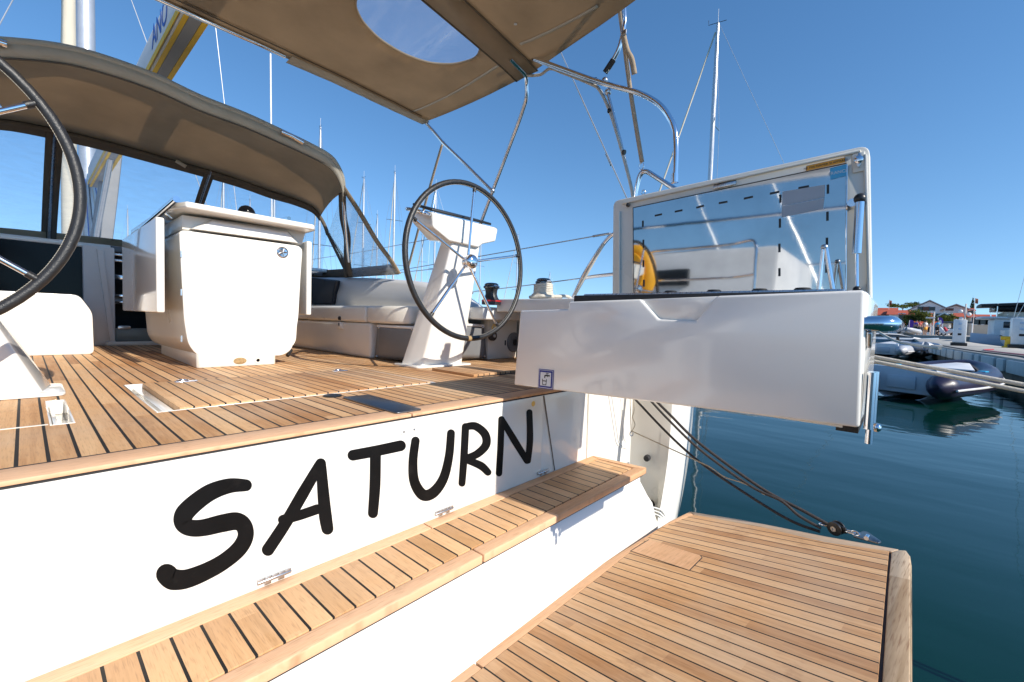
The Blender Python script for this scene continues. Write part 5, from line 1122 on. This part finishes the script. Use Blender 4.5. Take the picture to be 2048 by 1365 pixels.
# ---- other sailing yachts
def sailboat(name, label, hullm, coverm, mh=17.0, rake=0):
    o = thing(name, label, 'yacht', (0, 0, 0), 'other sailing yachts in the marina'); L = 12; rows = []
    for t, w_, h in ((0, .74, 1.05), (.25, .95, 1.05), (.5, 1, 1.1), (.75, .75, 1.22), (.92, .28, 1.35), (1, .02, 1.42)):
        rows.append([V((t*L-6, s*1.95*w_*k, z_)) for s, k, z_ in ((-1, 1, h), (-1, .99, h*.5), (-1, .8, 0), (-1, .2, -.4), (1, .2, -.4), (1, .8, 0), (1, .99, h*.5), (1, 1, h))])
    hl = MB().loft(rows).build('hull', hullm, o, smooth=50)
    MB().loft([[V((t*L-6, s*1.96*w_, z_)) for s, z_ in ((-1, h*.72), (-1, h*.78), (1, h*.78), (1, h*.72))] for t, w_, h in ((0.02, .74, 1.05), (.25, .955, 1.05), (.5, 1.005, 1.1), (.75, .76, 1.22), (.92, .29, 1.35))]).build('hull_stripe', M['antifoul'], hl)
    MB().loft([[V((x_, s*w_*k, z_)) for s, k, z_ in ((-1, 1, 1.0), (-1, .85, h), (1, .85, h), (1, 1, 1.0))] for x_, w_, h in ((-2.6, 1.15, 1.62), (0, 1.2, 1.66), (2.2, .9, 1.55), (3.4, .5, 1.3))]).build('cabin', M['signwhite'], o, bevel=.05)
    for s in (-1, 1): MB().box((-1.8, s*1.12-.03, 1.25), (1.2, s*1.12+.03, 1.42)).build('cabin_window', M['glass'], o)
    m_ = MB().lathe((.9, 0, 1.5), (0, 0, 1), [(.115, 0), (.115, mh*.72), (.075, mh-1.5)], 12).build('mast', M['alu'], o)
    for z_, w_ in ((mh*.42, 1.15), (mh*.7, .85)): MB().tube([V((.7, -w_, z_)), V((.9, 0, z_+.05)), V((.7, w_, z_))], .03, 6).build('spreader', M['steel'], m_)
    MB().tube([V((.9, 0, mh)), V((.9, 0, mh+.75))], .012, 5).build('masthead_aerial', M['signwhite'], m_)
    MB().tube([V((.5, 0, mh+.06)), V((1.35, 0, mh+.06)), V((1.35, 0, mh+.3))], .015, 5).build('wind_vane', M['dark'], m_)
    MB().tube([V((-3.6, 0, 2.55)), V((.85, 0, 2.65))], .085, 10).build('boom', M['alu'], o); MB().tube(cr([V((-3.5, 0, 2.75)), V((-1.5, 0, 2.82)), V((.5, 0, 3.1)), V((.85, 0, 3.6))], 5), .14, 10).build('sail_cover', coverm, o, smooth=60)
    MB().tube([V((5.8, 0, 1.45)), V((1.0, 0, mh-.4))], [.055, .04], 8).build('furled_jib', M['sail'], o)
    MB().tube([V((-5.9, 0, 1.1)), V((.85, 0, mh))], .012, 5).build('backstay', M['wire'], o)
    for s in (-1, 1):
        MB().tube([V((.6, s*1.85, 1.1)), V((.7, s*1.15, mh*.42)), V((.7, s*.85, mh*.7)), V((.9, 0, mh-.5))], .012, 5).build('shroud', M['wire'], o); MB().tube([V((.2, s*1.85, 1.1)), V((.9, 0, mh*.42))], .012, 5).build('shroud', M['wire'], o)
        MB().tube([V((-5.8, s*1.4, 1.75)), V((-1, s*1.85, 1.75)), V((3, s*1.4, 1.9)), V((5.9, s*.08, 2.05))], .014, 5).build('guard_rail', M['chrome'], o)
    return o
sA = sailboat('moored_yacht', 'x', M['signwhite'], M['boomwhite']); sB = sailboat('moored_yacht', 'x', M['antifoul'], M['navy'])
def mast_at(proto, top, D, rot, label, first=False):
    d = ray(top); h = V((d.x, d.y)).length; k = D/h; p_ = CAM + d*k; s_ = p_.z/17.0; a_ = R(rot)
    loc = (p_.x-.9*s_*math.cos(a_), p_.y-.9*s_*math.sin(a_), 0)
    if first: proto.location = loc; proto.rotation_euler = (0, 0, a_); proto.scale = (s_,)*3; proto['label'] = label; return proto
    return dup(proto, loc, a_, label, s_)
mast_at(sA, (1436, 48), 21, 100, 'tall silver mast and hull of the yacht behind the raised locker lid', True)
mast_at(sB, (641, 255), 38, 75, 'dark yacht whose mast tip shows just above the sprayhood', True)
for i, (top_, D, rot, lab, pr) in enumerate((((728, 356), 42, 88, 'yacht whose mast rises right of the sprayhood edge', sA), ((790, 345), 36, 70, 'yacht with the mast just left of the steering wheel rim', sA), ((872, 372), 48, 95, 'yacht whose mast shows inside the wheel, left of the tan strap', sB),
        ((1036, 470), 58, 80, 'yacht with the mast just right of the steering wheel rim', sA), ((447, 330), 47, 85, 'yacht whose mast shows through the vinyl above the table', sB), ((549, 372), 62, 80, 'yacht whose mast shows through the vinyl right of the compass', sA),
        ((962, 480), 66, 84, 'distant yacht whose mast shows between the wheel spokes', sB), ((845, 470), 75, 80, 'small distant yacht with a short mast seen through the wheel', sA), ((255, 420), 60, 80, 'yacht whose mast shows through the vinyl left of the table', sA), ((755, 430), 70, 82, 'distant yacht with the mast low between sprayhood and wheel', sB), ((500, 400), 80, 84, 'distant yacht whose short mast shows above the table top', sA), ((905, 440), 64, 86, 'distant yacht whose mast shows above the pedestal pod', sA), ((1100, 545), 90, 84, 'far yacht with a tiny mast right of the wheel', sB))):
    mast_at(pr, top_, D, rot, lab)
mast_at(sA, (2190, 20), 52, -12, 'yacht beyond the picture edge whose shrouds cross the sky by the pier')
mast_at(sB, (2260, 180), 60, -15, 'second yacht beyond the picture edge, rigging fainter and farther off')
# neighbours on the port side, mirrored in the lid
nb = dup(sA, (-4.75, 4.9, 0), R(90), 'white neighbouring yacht to port, mirrored in the raised lid', 1.4)
for i_, (y_, mt_, lb_) in enumerate(((1.2, 'navy', 'navy cylinder fender hung on the port neighbour, nearest its stern'), (3.2, 'signwhite', 'white cylinder fender hung amidships on the port neighbour'), (5.4, 'bluetext', 'blue cylinder fender hung towards the bow of the port neighbour'))):
    f_ = thing('fender', lb_, 'fender', (-1.9, y_, 1.0), 'fenders on the port neighbour')
    MB().lathe((-1.88, y_, .75), (0, 0, 1), [(.04, 0), (.12, .08), (.13, .3), (.12, .52), (.04, .60)], 14).build('body', M[mt_], f_, smooth=60); MB().tube([(-1.88, y_, 1.35), (-1.93, y_, 1.95)], .012, 6).build('line', M['rope'], f_)
dup(sB, (-10.0, 7.0, 0), R(92), 'dark neighbouring yacht two berths to port', 1.0)
dup(sA, (-15.5, 10.0, 0), R(88), 'white neighbouring yacht three berths to port', .95)

# ---- houses on the shore
def house(nm, label, x_, pxs, py_base, py_eave, py_ridge, depth, wall, roof, wins, gable=False, zb=.95):
    yl, yr = X((pxs[0], py_eave), x_).y, X((pxs[1], py_eave), x_).y; ze = X(((pxs[0]+pxs[1])/2, py_eave), x_).z; zr = X(((pxs[0]+pxs[1])/2, py_ridge), x_).z
    o = thing(nm, label, 'house', (x_, (yl+yr)/2, zb), 'houses behind the quay'); y0_, y1_ = min(yl, yr), max(yl, yr)
    if gable:
        ym = (y0_+y1_)/2; MB().prism([V((x_, y0_, zb)), V((x_, y1_, zb)), V((x_, y1_, ze)), V((x_, ym, zr-.1)), V((x_, y0_, ze))], (depth, 0, 0)).build('wall', wall, o)
        ov = .5; rs = (zr-ze)/(ym-y0_); MB().prism([V((x_-.5, y0_-ov, ze-ov*rs+.06)), V((x_-.5, ym, zr+.06)), V((x_-.5, y1_+ov, ze-ov*rs+.06)), V((x_-.5, y1_+ov, ze-ov*rs+.3)), V((x_-.5, ym, zr+.3)), V((x_-.5, y0_-ov, ze-ov*rs+.3))], (depth+1, 0, 0)).build('roof', roof, o)
    else:
        MB().box((x_, y0_, zb), (x_+depth, y1_, ze)).build('wall', wall, o)
        MB().prism([V((x_-.5, y0_-.4, ze+.02)), V((x_+depth*.5, y0_-.4, zr)), V((x_+depth+.5, y0_-.4, ze+.02))], (0, y1_-y0_+.8, 0)).build('roof', roof, o)
    for q, w_, h, mt in wins:
        c = X(q, x_-.02); fr_ = MB().box((x_-.06, c.y-w_/2-.12, c.z-h/2-.12), (x_-.005, c.y+w_/2+.12, c.z+h/2+.12)).build('window', M['signwhite'], o); MB().box((x_-.09, c.y-w_/2, c.z-h/2), (x_-.065, c.y+w_/2, c.z+h/2)).build('pane', M[mt], fr_)
    return o
house('gabled_house', 'big pale house with a grey gable and three dark windows', 150, (1816, 1902), 650, 622, 602.5, 14, M['wallw'], M['roofg'], [((1840, 618), .9, 1.0, 'glass'), ((1852, 618), 1.1, 1.0, 'shutter'), ((1864, 618), 1.1, .9, 'glass')], True)
house('gabled_house', 'lower grey gabled wing right of the big pale house', 146, (1888, 1936), 650, 619, 610.5, 12, M['wallg'], M['roofg'], [((1899, 619.5), 1.4, .6, 'shutter')], True)
house('red_roof_house', 'long house with a terracotta roof at the far left of the shore', 122, (1738, 1790), 655, 631, 613, 16, M['walls'], M['rooft'], [((1760, 640), 1.2, 1.3, 'glass'), ((1778, 640), 1.2, 1.3, 'glass')])
house('red_roof_house', 'white house with an orange red roof left of the olive tree', 118, (1778, 1824), 655, 630, 618, 14, M['wallw'], M['rooft'], [((1803, 636), .9, 1.6, 'glass'), ((1815, 636), .9, 1.2, 'glass')])
house('red_roof_house', 'low house with a wide red roof right of the olive tree', 112, (1868, 1927), 660, 641, 624, 14, M['wallw'], M['rooft'], [((1915, 646), 1.6, 1.2, 'glass')])
house('gabled_house', 'small white gable with an arched window in front of the red roof', 108, (1877, 1899), 660, 634, 628, 4, M['wallw'], M['wallw'], [((1887, 637), 2.0, 1.6, 'glass')], True)
house('red_roof_house', 'distant house with red roof behind the lamp post', 160, (1928, 1948), 650, 622, 615, 12, M['wallg'], M['rooft'], [((1938, 626), 1.5, 1.5, 'glass')])
house('red_roof_house', 'sand coloured house behind the black canopy of the motor yacht', 140, (1940, 2090), 655, 636, 628, 12, M['walls'], M['rooft'], [((px, 642), 1.3, 1.6, 'glass') for px in (1952, 1966, 1980, 1996, 2012, 2030)])
def awning(pxs, x_, py0, py1, mat, label):
    a_, b_ = X((pxs[0], py0), x_+4), X((pxs[1], py0), x_+4); o = thing('awning', label, 'awning', (x_, (a_.y+b_.y)/2, .95), 'awnings on the quay'); c_, d_ = X((pxs[0], py1), x_), X((pxs[1], py1), x_)
    MB().prism([c_, d_, b_, a_], (0, 0, .12)).build('cloth', mat, o)
    for p_ in (c_, d_): MB().tube([V((p_.x, p_.y, .95)), p_], .06, 6).build('post', M['signwhite'], o)
awning((1795, 1850), 98, 643, 651, M['rooft'], 'red awning in front of the olive tree')
awning((1864, 1884), 100, 645, 652, M['rooft'], 'small red awning beside the purple banner')
awning((1885, 1945), 92, 645, 647, M['dark'], 'black terrace canopy below the red roof')
a_, b_ = X((1831, 654), 88), X((1859, 654), 88); ko = thing('market_kiosk', 'white kiosk with dark openings on the quay', 'kiosk', (88, (a_.y+b_.y)/2, .95))
MB().box((88, b_.y, .95), (91, a_.y, a_.z+.1)).build('walls', M['signwhite'], ko); MB().box((87.7, b_.y-.2, a_.z+.1), (91.3, a_.y+.2, a_.z+.22)).build('roof', M['wallg'], ko)
for px in (1838, 1847, 1854): c = X((px, 659), 87.96); MB().box((87.95, c.y-.3, c.z-.4), (87.99, c.y+.3, c.z+.3)).build('opening', M['dark'], ko)
# trees
def tree(label, c, rx, rz, h0, mat, nl, seed, grp='trees behind the quay', nm='leafy_tree', conic=False):
    rnd = random.Random(seed); o = thing(nm, label, 'tree', (c[0], c[1], .95), grp)
    MB().tube([V((c[0], c[1], .95)), V((c[0]+.1, c[1]+.05, h0*.6)), V((c[0], c[1], c[2]))], [.28, .22, .1], 8).build('trunk', M['bark'], o)
    mb = MB(); br = MB(); cl = [(rnd.uniform(-1, 1), rnd.uniform(-1, 1), rnd.uniform(-.8, 1), rnd.uniform(.25, .5)) for _ in range(16)]
    cl = [q for q in cl if q[0]**2+q[1]**2+q[2]**2 < 1.3]
    for q in cl[:7]: br.tube([V((c[0], c[1], c[2]-rz*.8)), V((c[0]+q[0]*rx*.6, c[1]+q[1]*rx*.6, c[2]+q[2]*rz*.6))], [.1, .03], 5)
    br.build('limbs', M['bark'], o)
    for i in range(nl):
        q = rnd.choice(cl); g = [rnd.gauss(0, .5) for _ in range(3)]; k = 1.0
        z_ = q[2]+g[2]*q[3]
        if conic: k = max(.1, .9-(z_+1)*.42)
        p_ = V((c[0]+(q[0]+g[0]*q[3])*rx*k, c[1]+(q[1]+g[1]*q[3])*rx*k, c[2]+z_*rz)); s_ = rnd.uniform(.10, .24)*max(1, rx/2.5)
        n_ = V((rnd.gauss(0, 1), rnd.gauss(0, 1), rnd.gauss(0, 1)+.5)).normalized(); u = n_.orthogonal().normalized()*s_; w_ = n_.cross(u)*.7
        mb.add([p_-u, p_+w_*.6, p_+u, p_-w_*.6], [(0, 1, 2, 3)])
    mb.build('crown', mat, o, smooth=0, recalc=False); return o
def tp(px, py, x_): p_ = X((px, py), x_); return (p_.x, p_.y, p_.z)
tree('bushy olive green tree in front of the big pale house', tp(1846, 636, 104), 2.5, 1.15, 1.6, M['leafa'], 2600, 1)
tree('darker round tree left of the bushy olive tree', tp(1829, 640, 102), 1.1, .7, 1.3, M['leafb'], 1200, 2)
tree('green tree rising behind the red roofs on the left', tp(1806, 613, 190), 3.2, 1.0, 4, M['leafa'], 1600, 3)
tree('small tree top left of the big pale house', tp(1825, 611, 195), 2.4, .9, 4, M['leafb'], 1200, 4)
tree('narrow dark cypress on the skyline right of the lamp post', tp(1945, 613, 175), .7, 2.2, 3, M['leafb'], 700, 5, conic=True)
tree('low shrub beside the white gable', tp(1906, 640, 106), 1.5, .8, 1.2, M['leafa'], 700, 6)
tree('dark hedge like tree behind the left banner', tp(1800, 652, 95), 1.8, 1.0, 1.2, M['leafb'], 900, 7)
# lamp post, poles, banners, flags
def pole(nm, label, px, py0, py1, x_, r_):
    a_, b_ = X((px, py1), x_), X((px, py0), x_); a_.z = .95; o = thing(nm, label, nm.replace('_', ' '), tuple(a_)); MB().tube([a_, V((a_.x, a_.y, b_.z))], r_, 8).build('pole', M['wallg'], o); return o, V((a_.x, a_.y, b_.z))
lo, t_ = pole('lamp_post', 'dark lamp post with white globe lamps left of the black canopy', 1929, 608, 650, 84, .08)
for dy, dz in ((.45, -1.0), (-.35, -1.4), (.35, -2.0)): MB().sphere(t_+V((0, dy, dz)), .24, 10, 7).build('globe_lamp', M['signwhite'], lo)
lo, t_ = pole('flood_light', 'pole with a flat white lamp head beside the olive tree', 1866, 624, 660, 82, .07); MB().box((81.6, t_.y-.1, t_.z-.9), (82.2, t_.y+.8, t_.z-.75)).build('lamp_head', M['signwhite'], lo)
for px, label in ((1817, 'purple and yellow feather banner left of the kiosk'), (1874, 'purple feather banner with a white mark by the flood light')):
    o, t_ = pole('feather_banner', label, px, 641 if px < 1850 else 636, 668, 74, .03)
    pts = [V((74.02, t_.y+a_, t_.z+b_)) for a_, b_ in ((0, .1), (-.35, .0), (-.5, -.5), (-.25, -1.2), (.05, -2.0 if px < 1850 else -1.4), (.1, -.6))]
    MB().prism(fillet_closed(pts, .15), (.03, 0, 0)).build('cloth', M['purple'], o)
    if px < 1850: MB().prism([V((73.98, t_.y+a_, t_.z+b_)) for a_, b_ in ((-.2, -1.25), (.12, -1.0), (.3, -2.2), (.12, -2.3))], (.03, 0, 0)).build('yellow_panel', M['yellow'], o)
    else: MB().prism(ring(V((73.97, t_.y-.2, t_.z-.6)), V((0, 1, 0)), V((0, 0, 1)), .14, .35)[:-1], (.02, 0, 0)).build('white_mark', M['signwhite'], o)
for px, py, lab in ((1776, 600, 'small flag on a pole above the left red roof'), (1947, 596, 'small faded flag above the black canopy')):
    o, t_ = pole('flag_pole', lab, px, py, 640, 128, .05); MB().grid([[t_+V((0, -.45*k/5, -.25*math.sin(k)*.2-.3*k/5)), t_+V((0, -.45*k/5, -1.0-.25*math.sin(k)*.2-.3*k/5))] for k in range(6)]).build('flag', M['shutter'], o, thick=.02)
# people on the quay
M['skin'] = pbr('skin', (.42, .25, .17), .6); M['hair'] = pbr('dark_hair', (.02, .015, .01), .6)
def person(label, p_, face, shirt, trousers, pose):
    o = thing('person', label, 'person', tuple(p_), 'people on the quay'); me = bpy.data.meshes.new('body'); s = pose
    J = dict(pel=(0, 0, .95), ch=(0, 0, 1.22), nk=(0, 0, 1.46), hd=(.02, 0, 1.60), top=(.01, 0, 1.70), sl=(0, .19, 1.40), el=(.03, .25, 1.12), hl=(.12+.1*s, .22, .90), sr=(0, -.19, 1.40), er=(-.03, -.25, 1.12), hr=(.08, -.22, .90), hpl=(0, .10, .90), kl=(.08*s+.02, .11, .50), al=(-.08*s, .11, .07), fl=(.14-.08*s, .12, .03), hpr=(0, -.10, .90), kr=(.02, -.11, .50), ar=(-.04+.1*s, -.11, .07), fr=(.16+.1*s, -.12, .03))
    rad = dict(pel=.15, ch=.16, nk=.06, hd=.10, top=.07, sl=.07, el=.048, hl=.038, sr=.07, er=.048, hr=.038, hpl=.095, kl=.065, al=.045, fl=.04, hpr=.095, kr=.065, ar=.045, fr=.04)
    ks = list(J); E_ = [('pel', 'ch'), ('ch', 'nk'), ('nk', 'hd'), ('hd', 'top'), ('ch', 'sl'), ('sl', 'el'), ('el', 'hl'), ('ch', 'sr'), ('sr', 'er'), ('er', 'hr'), ('pel', 'hpl'), ('hpl', 'kl'), ('kl', 'al'), ('al', 'fl'), ('pel', 'hpr'), ('hpr', 'kr'), ('kr', 'ar'), ('ar', 'fr')]
    me.from_pydata([J[k] for k in ks], [(ks.index(a_), ks.index(b_)) for a_, b_ in E_], [])
    b_ = bpy.data.objects.new('body', me); COL.objects.link(b_); b_.parent = o; sv = me.skin_vertices or me.attributes
    md = b_.modifiers.new('skin', 'SKIN'); 
    if not me.skin_vertices: bpy.context.view_layer.objects.active = b_
    ly = me.skin_vertices[0] if me.skin_vertices else None
    if ly:
        for i, k in enumerate(ks): ly.data[i].radius = (rad[k],)*2
        ly.data[0].use_root = True
    b_.modifiers.new('sub', 'SUBSURF').levels = 1; me.materials.append(M['skin'])
    def cyl(nm, prof, mat, sc):
        mb = MB(); mb._lathe(V((0, 0, 0)), V((0, 0, 1)), prof, 14); mb.v = [V((v.x*sc[0], v.y*sc[1], v.z)) for v in mb.v]
        r_ = bpy.data.meshes.new(nm); r_.from_pydata([tuple(v) for v in mb.v], [], mb.f); r_.materials.append(mat); q = bpy.data.objects.new(nm, r_); COL.objects.link(q); q.parent = o
        for f in r_.polygons: f.use_smooth = True
    cyl('shirt', [(.15, .88), (.17, 1.0), (.175, 1.2), (.21, 1.38), (.12, 1.47), (.06, 1.49)], shirt, (.75, 1.12))
    cyl('shorts', [(.16, .60), (.19, .75), (.18, .97), (.10, 1.0)], trousers, (.85, 1.1))
    cyl('hair', [(.085, 1.60), (.115, 1.66), (.10, 1.73), (.03, 1.765)], M['hair'], (1, .95))
    o.rotation_euler = (0, 0, face); return o
for px, x_, face, lab, sh_, tr_, s in ((1831, 72, 2.6, 'person in a dark purple shirt standing by the kiosk', M['purple'], M['dark'], .3), (1837, 73, 3.4, 'person in a red shirt walking beside the kiosk', M['red'], M['navy'], .8), (1847, 74, 1.2, 'person in black clothes in front of the kiosk', M['dark'], M['greycloth'], .2), (1850, 72, 4.0, 'person in a white top and orange shorts near the kiosk', M['signwhite'], M['orange'], .6), (1874, 70, 3.1, 'person in a cyan top bending by the service post', M['cyan'], M['dark'], .4)):
    d_ = X((px, 670), x_); person(lab, V((x_, d_.y, .95)), face, sh_, tr_, s)
# scooters parked ashore
def scooter(p_, rot, mat, lab):
    o = thing('scooter', lab, 'scooter', (0, 0, 0), 'scooters parked on the quay')
    for x_ in (-.6, .6): MB().tube(ring(V((x_, 0, .25)), V((1, 0, 0)), V((0, 0, 1)), .2, .2), .06, 8).build('wheel', M['rubber'], o)
    MB().loft([[V((x_, s*w_, z_)) for s, z_ in ((-1, a_), (-1, b_), (1, b_), (1, a_))] for x_, w_, a_, b_ in ((-.75, .08, .5, .75), (-.3, .16, .3, .8), (.1, .14, .25, .35), (.45, .14, .3, .9), (.6, .1, .5, 1.0))]).build('body', mat, o, bevel=.03)
    MB().box((-.7, -.14, .78), (-.05, .14, .88)).build('seat', M['dark'], o, bevel=.04); MB().tube([V((.5, -.3, 1.08)), V((.55, 0, 1.02)), V((.5, .3, 1.08))], .02, 6).build('handlebar', M['dark'], o)
    o.location = p_; o.rotation_euler = (0, 0, rot); return o
d_ = X((1893, 672), 68); scooter(V((68, d_.y, .95)), 1.3, M['signwhite'], 'white scooter parked left of the service post'); d_ = X((1900, 672), 69); scooter(V((69, d_.y, .95)), 1.0, M['red'], 'red scooter parked behind the white one')
# ---- mooring ropes
A0 = X((1735, 716), 2.29); c0 = V((2.41, 1.15, 1.29)); 
def mooring(pts, r_, lab, nm='mooring_rope'):
    o = MB().tube(pts, r_, 10).build(nm, M['rope'], None, smooth=60); tag(o, lab, 'rope', 'mooring ropes'); return o
q0, q1 = X((1742, 713), 2.29), X((2048, 770), 2.24); d_ = (q1-q0).normalized(); mooring([q0-d_*.9, q0, q1, q1+d_*5], .0075, 'upper of two thick white mooring ropes running past the locker')
q0, q1 = X((1742, 722), 2.27), X((2048, 783), 2.23); d_ = (q1-q0).normalized(); mooring([q0-d_*.9, q0, q1, q1+d_*5], .0075, 'lower of two thick white mooring ropes running past the locker')
pa, pb = X((1790, 682), 24), Z((1880, 697), .7); mooring(cr([pa+(pa-pb)*.6+V((0, 0, .3)), pa, pa.lerp(pb, .5)+V((0, 0, -.03)), pb], 6), .05, 'slack pale rope led to the near corner of the pier')
